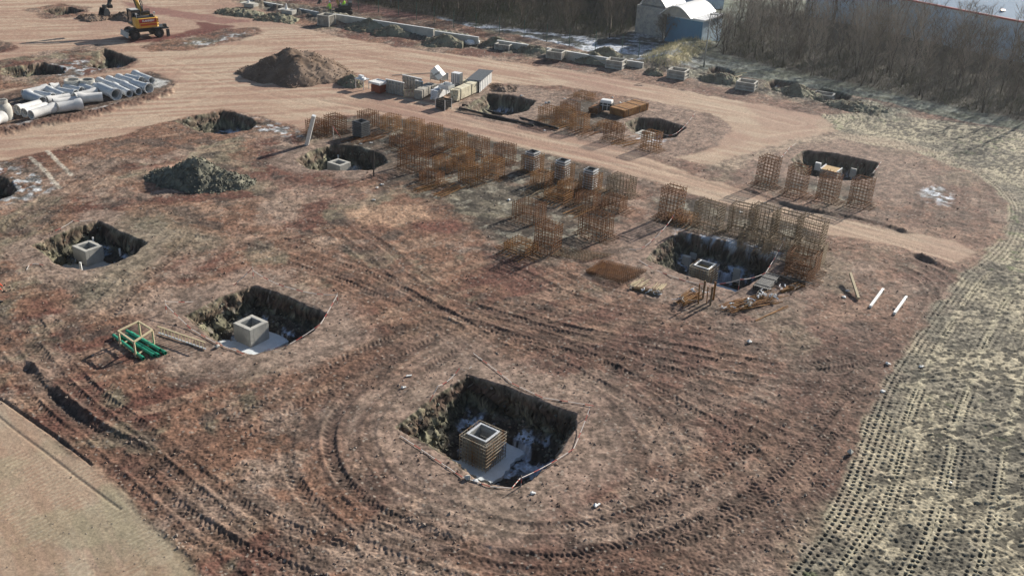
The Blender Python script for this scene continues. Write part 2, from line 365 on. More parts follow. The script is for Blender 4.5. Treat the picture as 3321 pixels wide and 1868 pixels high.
# pinkish grey gravel around the pits
PC = {k: DL(v[0]) for k, v in PITS.items()}
grv = np.zeros(NV, np.float32)
for k, w in (('F', 3.6), ('B2', 2.6), ('B1', 1.5), ('R1', 3.2), ('R0', 5.0), ('N', 6.0), ('P', 4.0), ('M', 1.6)):
    cx, cy = PC[k].mean(0); rr = np.hypot(X-cx, Y-cy)
    sel = np.nonzero(rr < 18)[0]; d = sdpoly(X[sel], Y[sel], PC[k]); grv[sel] = np.maximum(grv[sel], 1-sst(w*.55, w*1.35, d+(n3[sel]-.5)*4))
grv *= (1-road)*(1-field); hz -= rough*grv*.62*(1-.86*wear)
mixc(c3, (.255, .186, .146), grv*.85)
mixc(c3, (.075, .058, .048), sst(.56, .70, fbm(X, Y, 2.1, 181, 5, .65))*.75*(1-wear)*(1-grv*.6))
# right part greyer, left part redder
mixc(c3, (.200, .132, .102), sst(-4, 18, X)*.45*(1-wear)*(1-field))
# tan road
st1 = (fbm((X*.93+Y*.36)*.12, (-X*.36+Y*.93)*1.6, 1.0, 301, 4, .55)*1.0)
st2 = (fbm((X*.90-Y*.43)*.12, (X*.43+Y*.90)*1.3, 1.0, 331, 4, .55)*1.0)
k12 = sst(-28, -8, X); stv = st1*(1-k12)+st2*k12
rc = [np.full(NV, v, np.float32) for v in (.395, .275, .200)]
mixc(rc, (.45, .345, .255), sst(.50, .66, stv)); mixc(rc, (.33, .205, .150), sst(.52, .40, stv)*.8)
mixc(rc, (.42, .32, .235), sst(4, 24, X)*.5)
mixc(rc, (.31, .19, .145), sst(.56, .7, n8)*.55)
for i in range(3): c3[i] = c3[i]*(1-road)+rc[i]*road
# cream track
cc = [np.full(NV, v, np.float32) for v in (.36, .265, .195)]
st3 = fbm((X*.62-Y*.78)*.15, (X*.78+Y*.62)*1.3, 1.0, 401, 4, .55)
mixc(cc, (.30, .235, .165), sst(.5, .64, st3)); mixc(cc, (.40, .33, .245), sst(.5, .36, st3)*.8); mixc(cc, (.34, .22, .15), sst(.45, .6, fbm(X, Y, 4.0, 431, 3))*.5); mixc(cc, (.30, .27, .18), sst(.56, .7, n3)*.5)
for i in range(3): c3[i] = c3[i]*(1-cream)+cc[i]*cream
# long grooves worn in the cream track
for off, lam in (([(0, 1003), (120, 1085), (230, 1168)], .09), ([(-20, 1034), (60, 1098), (120, 1142), (200, 1204), (302, 1281)], .035), ([(-60, 1230), (60, 1320), (190, 1449)], -.0)):
    D, A = polyline(X, Y, catmull(DL(off), 6), 1.2); a = np.exp(-(D/.07)**2); hz -= lam*a; mixc(c3, (.10, .08, .06), a*(lam > 0)*.5)
    D2 = D-.14; 
    if lam > .08: hz += .035*sst(0, .12, D)*(1-sst(.12, 1.0, D))*sst(.4, .6, fbm(A*.25, D*0+3, 1.0, 444, 2))
for k_, off in enumerate(([(0, 1130), (150, 1240), (330, 1449)], [(-60, 1200), (60, 1300), (200, 1449)], [(60, 1080), (200, 1190), (400, 1400)])):
    D, A = polyline(X, Y, catmull(DL(off), 6), 1.2); a = (np.abs(D) < .55)*cream*sst(.42, .58, fbm(A*.4, D*0+k_*5, 1.0, 460, 2)); lg = np.sin(2*np.pi*(A/.27+n1*.5)); hz += .010*lg*a; mixc(c3, (.44, .38, .28), a*(lg > .2)*.28)
# ---- tracks
for n_, (pts, gauge, w, dp, lug, dk) in enumerate(TR):
    line = catmull(DL(pts), 6); D, A = polyline(X, Y, line, gauge*2.6+1.3)
    L = A.max(); ends = sst(0, 3, A)*(1-sst(L-3, L, A)); act = np.abs(D) < 900
    patch = sst(.36, .56, fbm(A*.35, np.sign(D)*9+D*.3, 1.0, 500+n_, 3))
    wob = (fbm(A*.12, A*0+n_, 1.0, 550+n_, 2)-.5)*.9
    for sgn, wt in ((-1, 1.0), (1, .9), (-2.2, .22), (1.75, .3)):
        u = D-sgn*gauge+wob; a = (1-sst(w*.5, w*.75, np.abs(u)))*ends*act*(1-.55*wear)*(1-.6*field)*wt*(.35+.65*sst(.35, .6, fbm(A*.16, D*0+sgn*7+n_, 1.0, 570+n_, 2)))
        hz -= dp*.6*a*(.35+.65*patch)
        ridge = np.exp(-((np.abs(u)-w*.85)/.13)**2)*ends*act*(1-.8*wear)*(1-.6*field)*wt*(.3+1.2*(n1)); hz += dp*.42*ridge
        ph = (A+np.abs(u)*.75)/.30+.6*(n1-.5); lg = np.sin(2*np.pi*ph)*a*patch
        hz += lug*.42*lg*(1-.5*wear)
        kk = a*(.45+.55*patch)*(1-.8*wear)
        if dk > 0: mixc(c3, (.070, .050, .040), np.clip(kk*dk*(.62-.35*lg), 0, 1))
        else: mixc(c3, (.33, .215, .155), np.clip(kk*-dk, 0, 1)*1.2)
    # smeared soil between and beside the ruts
    sm = (1-sst(gauge*.9, gauge+1.1, np.abs(D)))*ends*act*sst(.38, .60, fbm(A*.16, D*1.6, 1.0, 600+n_, 4, .6))
    mixc(c3, (.095, .055, .042) if dk > 0 else (.30, .20, .15), sm*.75*abs(dk)*(1-wear)*(1-field))
for n_, (pts, kd) in enumerate(ROADTR):
    line = catmull(DL(pts), 6); D, A = polyline(X, Y, line, 2.2); act = (np.abs(D) < 900)*road
    patch = sst(.44, .6, fbm(A*.18, np.sign(D)*5, 1.0, 700+n_, 3))
    for sgn in (-1, 1):
        u = D-sgn*.95; a = (1-sst(.2, .34, np.abs(u)))*act; hz -= .018*a
        lg = np.sin(2*np.pi*(A+np.abs(u)*.6)/.42)*a*patch; hz += .009*lg
        mixc(c3, (.33, .22, .16) if kd > 0 else (.50, .38, .28), a*.38*(.4+.6*patch))
# ---- compacted field printed by a padfoot roller
fb = catmull(DL(FIELD_B), 8); FD, FA = polyline(X, Y, fb, 100)
FD = np.abs(FD)
w2 = np.abs(((FD+(fbm(X, Y, 14, 801, 2)-.5)*2.0)/2.1) % 1.0-.5)*2      # roller passes 2.1 m wide
lane = np.floor((FD+(fbm(X, Y, 14, 801, 2)-.5)*2.0)/2.1)
ang_u = FA+lane*3.7; ang_v = FD+lane*.13
per = .30
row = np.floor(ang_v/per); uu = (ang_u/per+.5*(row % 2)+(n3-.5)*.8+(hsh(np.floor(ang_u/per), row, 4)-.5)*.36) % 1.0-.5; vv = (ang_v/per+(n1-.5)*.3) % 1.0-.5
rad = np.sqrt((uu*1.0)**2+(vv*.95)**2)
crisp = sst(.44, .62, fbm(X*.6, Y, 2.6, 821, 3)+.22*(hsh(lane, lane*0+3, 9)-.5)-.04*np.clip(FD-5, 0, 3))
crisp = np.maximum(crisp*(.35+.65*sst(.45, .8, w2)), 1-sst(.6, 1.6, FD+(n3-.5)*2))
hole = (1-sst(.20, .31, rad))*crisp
mess = sst(.44, .56, fbm(X*2.2+Y*.9, Y*4.2-X*1.9, 1.0, 841, 3, .6)+.18*(fbm(X, Y, 4.5, 851, 3)-.5))*(1-crisp*.8)
fc = [np.full(NV, v, np.float32) for v in (.40, .35, .25)]
mixc(fc, (.23, .205, .155), sst(.46, .62, n3)); mixc(fc, (.46, .41, .29), sst(.70, .96, w2)*.8)
mixc(fc, (.27, .21, .165), (1-sst(0, 3.2, FD))*.4*sst(.45, .6, n1))
mixc(fc, (.045, .042, .034), np.clip(hole*.95+mess*.85, 0, 1))  # shade inside the holes painted into the soil colour, along with dark churned patches
tuft = sst(.64, .74, fbm(X, Y, .7, 861, 3))*sst(.5, .62, n8); mixc(fc, (.10, .14, .05), tuft*.5)
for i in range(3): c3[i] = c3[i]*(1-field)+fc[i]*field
hz += field*(-.085*hole-.055*mess+(nf-.5)*.07)
# ---- special soil patches
def blob(pts, col, k, feather=.5, dz=0, nz=1.2):
    P_ = DL(pts); c = P_.mean(0); r = np.hypot(P_[:, 0]-c[0], P_[:, 1]-c[1]).max()+4
    sel = np.nonzero((np.abs(X-c[0]) < r) & (np.abs(Y-c[1]) < r))[0]
    a = np.zeros(NV, np.float32); a[sel] = 1-sst(-feather, feather, sdpoly(X[sel], Y[sel], P_)+(n1[sel]-.5)*nz+(nf[sel]-.5)*.5)
    if col: mixc(c3, col, a*k)
    return a
blob([(270, 95), (400, 105), (560, 62), (500, 55), (380, 55), (390, 88), (260, 108), (250, 120), (420, 110)], (.14, .055, .045), .0)
a = blob([(320, 112), (430, 100), (520, 85), (590, 68), (520, 58), (490, 55), (500, 72), (430, 88), (310, 100)], (.125, .042, .034), .95)
blob([(310, 5), (400, 20), (560, 45), (640, 55), (560, 62), (450, 45), (330, 25)], (.22, .10, .085), .8)
blob([(700, 0), (860, 0), (1000, 28), (1080, 48), (1060, 52), (950, 36), (850, 20)], (.20, .095, .08), .8)
a = blob([(-40, 345), (0, 322), (200, 285), (420, 232), (440, 215), (430, 240), (220, 298), (10, 340), (-40, 358)], (.105, .055, .040), .9, .3); hz += a*(.22+(nf-.5)*.3)
blob([(-60, 250), (150, 205), (380, 180), (440, 205), (420, 232), (200, 285), (0, 322)], (.075, .06, .05), .6)
for q in ([(150, 245), (200, 238), (190, 260), (150, 268)], [(380, 195), (420, 205), (400, 222), (370, 212)], [(30, 315), (90, 300), (80, 312), (20, 325)], [(230, 275), (300, 262), (290, 270), (235, 280)]): blob(q, (.55, .56, .55), .7, .3)
blob([(1115, 500), (1150, 470), (1230, 455), (1340, 480), (1345, 520), (1300, 545), (1230, 560), (1160, 535)], (.42, .40, .29), .88, .3)
blob([(1190, 475), (1240, 458), (1340, 480), (1330, 510), (1270, 505), (1210, 500)], (.09, .09, .085), .6, .4)
blob([(1170, 515), (1215, 505), (1240, 520), (1200, 535)], (.12, .12, .10), .7, .3)
blob([(860, 530), (960, 515), (1060, 520), (1095, 545), (1020, 570), (900, 560)], (.42, .27, .18), .75, .6)
blob([(1780, 415), (1900, 385), (2000, 352), (2110, 332), (2250, 350), (2380, 390), (2300, 378), (2130, 352), (2030, 362), (1930, 385), (1850, 425)], (.37, .29, .215), .75, .8)
blob([(380, 420), (450, 405), (520, 400), (500, 430), (400, 440)], (.38, .225, .16), .7, .6)
blob([(640, 440), (760, 460), (880, 480), (960, 500), (900, 520), (760, 500), (650, 480)], (.30, .20, .15), .45, 1)
blob([(1030, 560), (1150, 555), (1180, 575), (1120, 590), (1030, 580)], (.13, .05, .038), .8, .5)
for q in ([(150, 560), (380, 580), (420, 640), (300, 760), (180, 770), (260, 660)], [(300, 545), (420, 540), (560, 600), (520, 640), (400, 620)]): blob(q, (.20, .185, .13), .5, 1.2)
# frost: lit or shaded, it is white crystals on the soil
FROST = [[(-20, 425), (20, 412), (80, 430), (130, 462), (120, 480), (60, 500), (20, 512), (-20, 510)], [(95, 180), (160, 150), (235, 155), (260, 170), (200, 195), (120, 190)], [(470, 108), (540, 95), (640, 78), (600, 92), (520, 112)],
         [(600, 290), (700, 310), (780, 345), (740, 350), (650, 330)], [(1800, 590), (1960, 620), (2000, 650), (1950, 652), (1800, 615)], [(2320, 480), (2360, 470), (2400, 500), (2370, 520), (2330, 510)]]
for q in FROST:
    a = blob(q, None, 0, .6); mixc(c3, (.55, .58, .60), a*sst(.52, .62, fbm(X, Y, .55, 901, 3))*.85); mixc(c3, (.07, .065, .055), a*sst(.5, .4, fbm(X, Y, .8, 911, 3))*.7)
# dark wet verge with frost between the low concrete wall and the wood
VERGE = [(640, -150), (900, -20), (1150, 60), (1350, 100), (1600, 155), (1750, 175), (1900, 200), (2180, 245), (2400, 300), (2700, 350), (3600, 520), (3600, 100), (2600, 0), (1800, -120), (1000, -200)]
vg = 1-sst(-.3, .3, sdpoly(wx, wy, DL(VERGE))); far = sst(150, 175, Y)*(1-vg)
mixc(c3, (.070, .075, .065), vg)
mixc(c3, (.62, .66, .72), vg*sst(.46, .57, fbm(X*.55+Y*.2, Y*1.3, 1.3, 931, 4, .6))*(1-sst(8, 22, X)*.75)*.9)
mixc(c3, (.13, .15, .10), vg*sst(14, 30, X)*.6)
wdd = 1-sst(-1.5, 1, np.minimum(sdpoly(wx, wy, DL([(850, -10), (946, 17), (1100, 45), (1272, 71), (1435, 91), (1560, 97), (1600, 84), (1665, 48), (1690, -20), (1600, -200), (700, -200)])), sdpoly(wx, wy, DL([(1807, 133), (1985, 180), (2250, 236), (2576, 310), (2900, 370), (2900, 200), (2100, 40), (1920, 15), (1830, 80)])))); mixc(c3, (.060, .050, .036), wdd*.95)
hz += vg*(n1-.5)*.25
BANK = .945*DL([(1590, 120), (1640, 95), (1700, 75), (1780, 72), (1830, 85), (1800, 110), (1750, 140), (1690, 150), (1640, 140)])
bk = sdpoly(X, Y, BANK); bka = 1-sst(-8, 1.2, bk); hz += bka*2.3+bka*(n3-.5)*.6
mixc(c3, (.46, .40, .24), sst(.05, .3, bka)*sst(.36, .50, n1+.25*(n3-.5))); mixc(c3, (.15, .13, .10), sst(.1, .4, bka)*sst(.55, .66, fbm(X, Y, 1.8, 951, 4))*.7)
mixc(c3, (.16, .17, .11), far*.8)
# lumpy strip of dug clay along the far edge of the site
EDGE = DL([(640, 8), (720, 22), (860, 50), (1000, 75), (1130, 98), (1300, 125), (1500, 150), (1700, 178), (1900, 215), (2100, 250), (2200, 268), (2240, 285)])
D, A = polyline(X, Y, catmull(EDGE, 6), 7); ea = (1-sst(1.6, 3.4, np.abs(D)+(n3-.5)*3))*(1-vg)
mixc(c3, (.17, .145, .11), ea*.9); mixc(c3, (.075, .068, .058), ea*sst(.52, .62, fbm(X, Y, 1.6, 971, 4))*.8); mixc(c3, (.30, .29, .22), ea*sst(.56, .66, fbm(X, Y, 2.2, 981, 4))*.7)
hz += ea*((fbm(X, Y, 2.0, 991, 4)-.40)*1.5*sst(20, -10, X)+(nf-.5)*.35+.05)
# ridges that throw long dark shadows
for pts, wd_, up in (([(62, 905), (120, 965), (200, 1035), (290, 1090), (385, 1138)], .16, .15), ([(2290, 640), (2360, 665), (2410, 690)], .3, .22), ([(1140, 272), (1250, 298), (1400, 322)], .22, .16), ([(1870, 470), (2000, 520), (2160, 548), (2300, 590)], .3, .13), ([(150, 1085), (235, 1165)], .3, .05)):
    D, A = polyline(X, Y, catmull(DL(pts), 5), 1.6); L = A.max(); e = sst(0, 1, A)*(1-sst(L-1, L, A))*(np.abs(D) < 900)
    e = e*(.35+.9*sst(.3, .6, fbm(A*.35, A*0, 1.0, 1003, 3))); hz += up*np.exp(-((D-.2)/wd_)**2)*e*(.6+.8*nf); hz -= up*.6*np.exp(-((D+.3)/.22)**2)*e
    mixc(c3, (.07, .055, .045), np.exp(-((D+.3)/.35)**2)*e*.7)  # shadow side of each ridge also painted dark in the soil colour
# trampled soil under the cages, darkened in colour to stand in for their shade
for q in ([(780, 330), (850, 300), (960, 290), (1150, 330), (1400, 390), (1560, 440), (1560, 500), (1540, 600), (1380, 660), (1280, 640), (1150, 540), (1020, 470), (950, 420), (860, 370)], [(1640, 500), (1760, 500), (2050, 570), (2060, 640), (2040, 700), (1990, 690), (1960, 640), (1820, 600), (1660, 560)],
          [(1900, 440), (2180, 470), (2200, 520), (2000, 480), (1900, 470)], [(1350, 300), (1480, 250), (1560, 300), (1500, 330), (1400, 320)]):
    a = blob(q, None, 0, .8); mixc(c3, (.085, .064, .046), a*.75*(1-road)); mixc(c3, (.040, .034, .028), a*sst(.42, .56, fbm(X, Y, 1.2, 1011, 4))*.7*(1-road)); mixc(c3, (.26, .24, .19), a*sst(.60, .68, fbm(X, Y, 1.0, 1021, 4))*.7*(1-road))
# two pale parallel strips near the left pit
for pts in ([(75, 395), (110, 425), (148, 470)], [(118, 380), (150, 410), (180, 438)]):
    D, A = polyline(X, Y, catmull(DL(pts), 4), 1); mixc(c3, (.50, .45, .37), (1-sst(.1, .24, np.abs(D)+(nf-.5)*.2))*.8)
# ---- pits
cl = fbm(X, Y, .55, 1101, 4, .62); OX = np.zeros(NV, np.float32); OY = np.zeros(NV, np.float32)
for k, (pts, dpt, ww) in PITS.items():
    P_ = PC[k]; c = P_.mean(0); r = np.hypot(P_[:, 0]-c[0], P_[:, 1]-c[1]).max()+2.5
    sel = np.nonzero((np.abs(X-c[0]) < r) & (np.abs(Y-c[1]) < r))[0]; xs = X[sel]; ys = Y[sel]
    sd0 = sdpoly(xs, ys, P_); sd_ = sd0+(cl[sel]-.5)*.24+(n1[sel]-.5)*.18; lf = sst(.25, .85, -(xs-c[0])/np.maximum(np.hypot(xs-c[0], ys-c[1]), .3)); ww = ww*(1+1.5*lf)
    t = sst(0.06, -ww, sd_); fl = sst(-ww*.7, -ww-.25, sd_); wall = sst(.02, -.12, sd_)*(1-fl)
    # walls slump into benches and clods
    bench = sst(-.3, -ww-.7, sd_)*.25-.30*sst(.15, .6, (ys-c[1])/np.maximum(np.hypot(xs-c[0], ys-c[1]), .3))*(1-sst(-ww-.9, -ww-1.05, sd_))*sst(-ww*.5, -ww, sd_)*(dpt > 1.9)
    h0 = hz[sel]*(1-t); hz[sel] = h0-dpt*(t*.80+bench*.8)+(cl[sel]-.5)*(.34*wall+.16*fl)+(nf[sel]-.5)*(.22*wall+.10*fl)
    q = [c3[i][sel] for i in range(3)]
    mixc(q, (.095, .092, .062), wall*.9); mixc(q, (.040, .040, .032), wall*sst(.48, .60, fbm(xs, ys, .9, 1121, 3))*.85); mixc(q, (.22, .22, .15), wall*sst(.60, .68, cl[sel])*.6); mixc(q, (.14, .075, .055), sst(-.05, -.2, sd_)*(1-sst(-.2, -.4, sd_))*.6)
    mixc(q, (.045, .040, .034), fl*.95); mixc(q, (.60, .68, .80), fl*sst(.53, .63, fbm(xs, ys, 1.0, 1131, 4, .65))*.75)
    h1 = hz[sel]; wa = wall*(1-fl*.7)*sst(-.02, -.4, h1); mixc(q, (.19, .175, .115), wall*lf*.75*sst(.35, .55, cl[sel]))  # left walls coloured paler to imitate sunlit rubble
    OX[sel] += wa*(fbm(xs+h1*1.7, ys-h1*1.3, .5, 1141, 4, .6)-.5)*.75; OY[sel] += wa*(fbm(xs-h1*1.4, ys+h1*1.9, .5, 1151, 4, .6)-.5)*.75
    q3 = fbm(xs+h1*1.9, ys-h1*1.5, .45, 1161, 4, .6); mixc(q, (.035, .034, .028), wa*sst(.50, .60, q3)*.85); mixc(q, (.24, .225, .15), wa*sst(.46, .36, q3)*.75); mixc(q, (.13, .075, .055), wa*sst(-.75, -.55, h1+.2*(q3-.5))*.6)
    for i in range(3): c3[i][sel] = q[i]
for q in ([(1706, 580), (1830, 600), (1965, 632), (2000, 650), (1960, 645), (1830, 612), (1706, 590)], [(2320, 478), (2350, 468), (2395, 500), (2360, 515)], [(1590, 345), (1640, 340), (1700, 352), (1640, 358)]):
    a = blob(q, None, 0, .5); mixc(c3, (.58, .62, .68), a*sst(.46, .56, fbm(X, Y, .5, 903, 3))*.85*(hz > -.5))
# ---- grain
g1 = fbm(X, Y, .16, 1201, 2, .7); gr = (1+(g1-.5)*(1.25-.95*wear)); g2 = fbm(X, Y, .42, 1211, 3, .6); gr *= 1-sst(.54, .66, g2)*.38*(1-wear)*(1-field*.7); gr *= 1+sst(.44, .34, g2)*.25*(1-wear)*(1-field); 
spk = hsh(np.floor(X/.11), np.floor(Y/.11), 1231); 
gr *= 1-(spk > .93)*.35*(1-wear*.8)
for i in range(3): c3[i] = np.clip(c3[i]*gr, .01, .9)
pale = ((spk < .022)*(1-wear*.7)*(1-field)*(1-vg)).astype(np.float32); mixc(c3, (.36, .31, .26), pale*.6)
me = bpy.data.meshes.new('ground')
me.vertices.add(NV); co = np.empty((NV, 3), np.float32); co[:, 0] = X+OX; co[:, 1] = Y+OY; co[:, 2] = hz
me.vertices.foreach_set('co', co.ravel())
i_ = np.arange(nx-1)[None, :]+np.arange(ny-1)[:, None]*nx; i_ = i_.ravel()
fa = np.stack([i_, i_+1, i_+nx+1, i_+nx], 1).astype(np.int32)
me.loops.add(fa.size); me.loops.foreach_set('vertex_index', fa.ravel()); me.polygons.add(len(fa))
me.polygons.foreach_set('loop_start', np.arange(0, fa.size, 4, dtype=np.int32)); me.polygons.foreach_set('use_smooth', np.ones(len(fa), bool))
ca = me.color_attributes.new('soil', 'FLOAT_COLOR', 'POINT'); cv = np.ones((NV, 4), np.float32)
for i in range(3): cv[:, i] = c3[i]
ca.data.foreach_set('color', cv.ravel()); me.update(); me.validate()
HZ = hz.reshape(ny, nx)
def zat(x, y):
    """terrain height"""
    j = int(np.clip(np.searchsorted(yl, y), 1, ny-1)); t = x/(y+12.0); i = int(np.clip(np.searchsorted(tl, t), 1, nx-1))
    return float(HZ[j, i])
gm = bpy.data.materials.new('site_soil'); gm.use_nodes = True; N = gm.node_tree.nodes; L = gm.node_tree.links; b = N['Principled BSDF']
b.inputs['Roughness'].default_value = .92; b.inputs['Specular IOR Level'].default_value = .25
at = N.new('ShaderNodeAttribute'); at.attribute_name = 'soil'
tc = N.new('ShaderNodeTexCoord'); n1_ = N.new('ShaderNodeTexNoise'); n1_.inputs['Scale'].default_value = 9; n1_.inputs['Detail'].default_value = 7; n1_.inputs['Roughness'].default_value = .75
L.new(tc.outputs['Object'], n1_.inputs['Vector'])
mr = N.new('ShaderNodeMapRange'); mr.inputs[1].default_value = .3; mr.inputs[2].default_value = .7; mr.inputs[3].default_value = .72; mr.inputs[4].default_value = 1.28; L.new(n1_.outputs['Fac'], mr.inputs[0])
mm = N.new('ShaderNodeVectorMath'); mm.operation = 'SCALE'; L.new(at.outputs['Color'], mm.inputs[0]); L.new(mr.outputs[0], mm.inputs['Scale'])
L.new(mm.outputs[0], b.inputs['Base Color'])
bp = N.new('ShaderNodeBump'); bp.inputs['Distance'].default_value = .03; bp.inputs['Strength'].default_value = .6; L.new(n1_.outputs['Fac'], bp.inputs['Height']); L.new(bp.outputs[0], b.inputs['Normal'])
me.materials.append(gm)
go = bpy.data.objects.new('ground', me); C.objects.link(go); tag(go, kind='structure', label='red brown building site soil with tan haul roads, ruts and dug pits')

# ------------------------------------------------------------------ placing helpers
random.seed(7)
def gp(x, y, dz=0.0):
    """point on the ground under a photo pixel, at the terrain's own height"""
    z = 0.0
    for _ in range(3):
        g = G(x, y, z); z = zat(g.x, g.y)
    g = G(x, y, z); return Vector((g.x, g.y, z+dz))
def rotv(x, y, a): return Vector((x*math.cos(a)-y*math.sin(a), x*math.sin(a)+y*math.cos(a)))

# ------------------------------------------------------------------ concrete piers, slabs, stakes in the pits
PIT_Z = {'F': -1.85, 'B2': -1.6, 'B1': -1.6, 'M': -1.5, 'N': -1.4, 'R0': -1.5, 'R1': -1.8}
def pier(label, px, py, topz, h, w=1.42, d=1.42, rz=YAW, key='conc'):
    c = G(px, py, topz); o = thing('concrete_pier', label, 'foundation pier', (c.x, c.y, topz-h), rz, 'hollow concrete piers cast in the pits')
    t = .26; mb = MB()
    for sx, sy, lx, ly in ((0, 1, w, t), (0, -1, w, t), (1, 0, t, d-2*t), (-1, 0, t, d-2*t)):
        mb.box((sx*(w-t)/2, sy*(d-t)/2, h/2), (lx, ly, h))
    mb.box((0, 0, .15), (w-2*t, d-2*t, .3))
    mb.build('pier_shaft', M[key], o, bevel=.02)
    l = MB()
    for sx, sy, lx, ly in ((0, 1, w-2*t, .03), (0, -1, w-2*t, .03), (1, 0, .03, d-2*t-.06), (-1, 0, .03, d-2*t-.06)):
        l.box((sx*(w/2-t-.018), sy*(d/2-t-.018), h-.28), (lx, ly, .5))
    l.build('pocket_lining', M['gal_d'], o)
    return o
def icy_slab(label, pts, z, key='frostm'):
    P_ = [G(x, y, z) for x, y in pts]; P_ = catmull([(q.x, q.y) for q in P_], 5, True); c = P_.mean(0); mb = MB(); mb.prism([((x-c[0])*(1+.05*math.sin(k*2.3)), (y-c[1])*(1+.05*math.cos(k*1.7))) for k, (x, y) in enumerate(P_)], -.2, .0)
    return tag(mb.build('blinding_slab', M[key], loc=(c[0], c[1], z), bevel=.03), label, 'concrete slab', 'blinding slabs in the pits')
def slab(label, px, py, z, w, d, rz=YAW, key='conc', off=(0, 0), cat='concrete slab'):
    c = G(px, py, z); q = rotv(off[0], off[1], rz)
    mb = MB(); mb.box((0, 0, -.09), (w, d, .18)); n = 14
    return tag(mb.build('blinding_slab', M[key], loc=(c.x+q.x, c.y+q.y, z), rz=rz, bevel=.02), label, cat, 'blinding slabs in the pits')
pier('pale hollow concrete pier in the pit beside the aluminium ladder', 813, 1045, -.60, 1.17)
pier('pale hollow concrete pier with four white stakes in the leftmost central pit', 283, 797, -.60, 1.15, 1.5, 1.35)
pier('small hollow concrete pier half sunk in the pit below the rusty cages', 1099, 526, -.62, .85, 1.5, 1.3)
pier('hollow concrete pier with a rusty cage standing in front of it', 2093, 432, -.35, 1.0, 1.5, 1.5)
slab('frosty concrete slab under the pier beside the ladder', 818, 1104, -1.74, 3.4, 3.4, key='frostm')
slab('concrete slab with raised edge under the pier with four stakes', 288, 852, -1.70, 3.3, 3.2)
icy_slab('blue white icy concrete slab under the rebar caged formwork', [(1455, 1470), (1480, 1425), (1510, 1400), (1640, 1400), (1690, 1445), (1700, 1470), (1670, 1490), (1640, 1530), (1600, 1560), (1550, 1550), (1500, 1515)], -2.25)
slab('smooth icy slab below the formwork in the pit by the bundles of bars', 2290, 950, -2.1, 3.5, 3.6, key='frostm')
slab('concrete slab in the pit behind the long row of cages', 1110, 560, -1.42, 3.2, 3.0, key='conc_d')
slab('concrete slab in the far pit beside the haul road', 2100, 470, -1.33, 3.0, 3.0, key='conc_d')
def stake(label, px, pyb, pyt, z, w=.11, key='white'):
    p = G(px, pyb, z); h = hgt(px, pyb, pyt, z)
    mb = MB(); mb.box((0, 0, h/2), (w, w, h)); 
    o = mb.build('stake', M[key], loc=(p.x, p.y, z), rz=random.uniform(0, 1), bevel=.012); return tag(o, label, 'stake', 'white stakes at the slab corners')
stake('white corner stake behind the pier in the left pit', 309, 823, 770, -1.68)
stake('white corner stake at the right of the pier in the left pit', 393, 845, 806, -1.68)
stake('white corner stake at the left of the pier in the left pit', 183, 857, 814, -1.68)
stake('short white corner stake in front of the pier in the left pit', 265, 885, 851, -1.68, .13)
stake('white stake at the back of the small sunken pier', 1097, 528, 503, -1.42)
stake('white stake at the left of the small sunken pier', 1020, 555, 529, -1.42)

# ------------------------------------------------------------------ rebar cages
def cage_mesh_parts(parent, w, d, h, key, ns=9, legs=True, foot=.55, seed=0, dense=6):
    rnd = random.Random(seed); r = .027
    mb = MB()
    for k in range(dense):
        f = -w/2+w*k/(dense-1)
        for sx in (-1, 1):
            e = rnd.uniform(-.05, .05)
            mb.bar((f, sx*d/2, .05), (f+rnd.uniform(-.01, .01), sx*d/2, h+e), r)
    for k in range(1, dense-1):
        f = -d/2+d*k/(dense-1)
        for sx in (-1, 1):
            mb.bar((sx*w/2, f, .05), (sx*w/2, f, h+rnd.uniform(-.05, .05)), r)
    mb.build('upright_bars', M[key], parent)
    for s in range(ns):
        z = .16+(h-.28)*(s/(ns-1))**(.92) + rnd.uniform(-.01, .01)
        st = MB()
        for q, zz in (((0, 0), (.22, .035)) if s in (0, ns-1, ns-2) else ((0, 0),)):
            a, b_ = w/2-q+.02, d/2-q+.02
            for P0, P1 in (((-a, -b_), (a, -b_)), ((a, -b_), (a, b_)), ((a, b_), (-a, b_)), ((-a, b_), (-a, -b_))):
                st.bar((*P0, 0+zz), (*P1, 0+zz), .030)
        o = st.build('stirrup', M[key], parent); o.location = (0, 0, z)
    if legs:
        ft = MB()
        for k in range(dense):
            f = -w/2+w*k/(dense-1)
            for sx in (-1, 1): ft.bar((f, sx*d/2, .06), (f, sx*(d/2+foot), .04), r)
            f = -d/2+d*k/(dense-1)
            for sx in (-1, 1): ft.bar((sx*w/2, f, .09), (sx*(w/2+foot), f, .07), r)
        ft.build('foot_bars', M[key], parent)
def cage_proto(name, w, d, h, key, **k):
    o = thing(name, 'x', 'rebar cage', (0, 0, 0)); cage_mesh_parts(o, w, d, h, key, **k); remember(o); return o
CAGE = {}
for nm, w, d, h, key, kw in (('tall', 1.35, 1.35, 2.2, 'rust', {}), ('mid', 1.35, 1.35, 1.8, 'rust_l', dict(ns=8, seed=2)), ('low', 1.5, 1.3, 1.35, 'rust', dict(ns=7, seed=3, foot=.7)),
                             ('wide', 1.8, 1.4, 1.9, 'rust_g', dict(ns=9, seed=4, dense=7)), ('flat', 1.7, 1.5, .7, 'rust_l', dict(ns=4, seed=5, foot=.8)), ('big', 1.9, 1.6, 2.0, 'rust', dict(ns=8, seed=6, dense=7))):
    CAGE[nm] = [cage_proto('rebar_cage', w, d, h, key, **kw), h, False]
GRP = 'rusty rebar cages standing on the site'
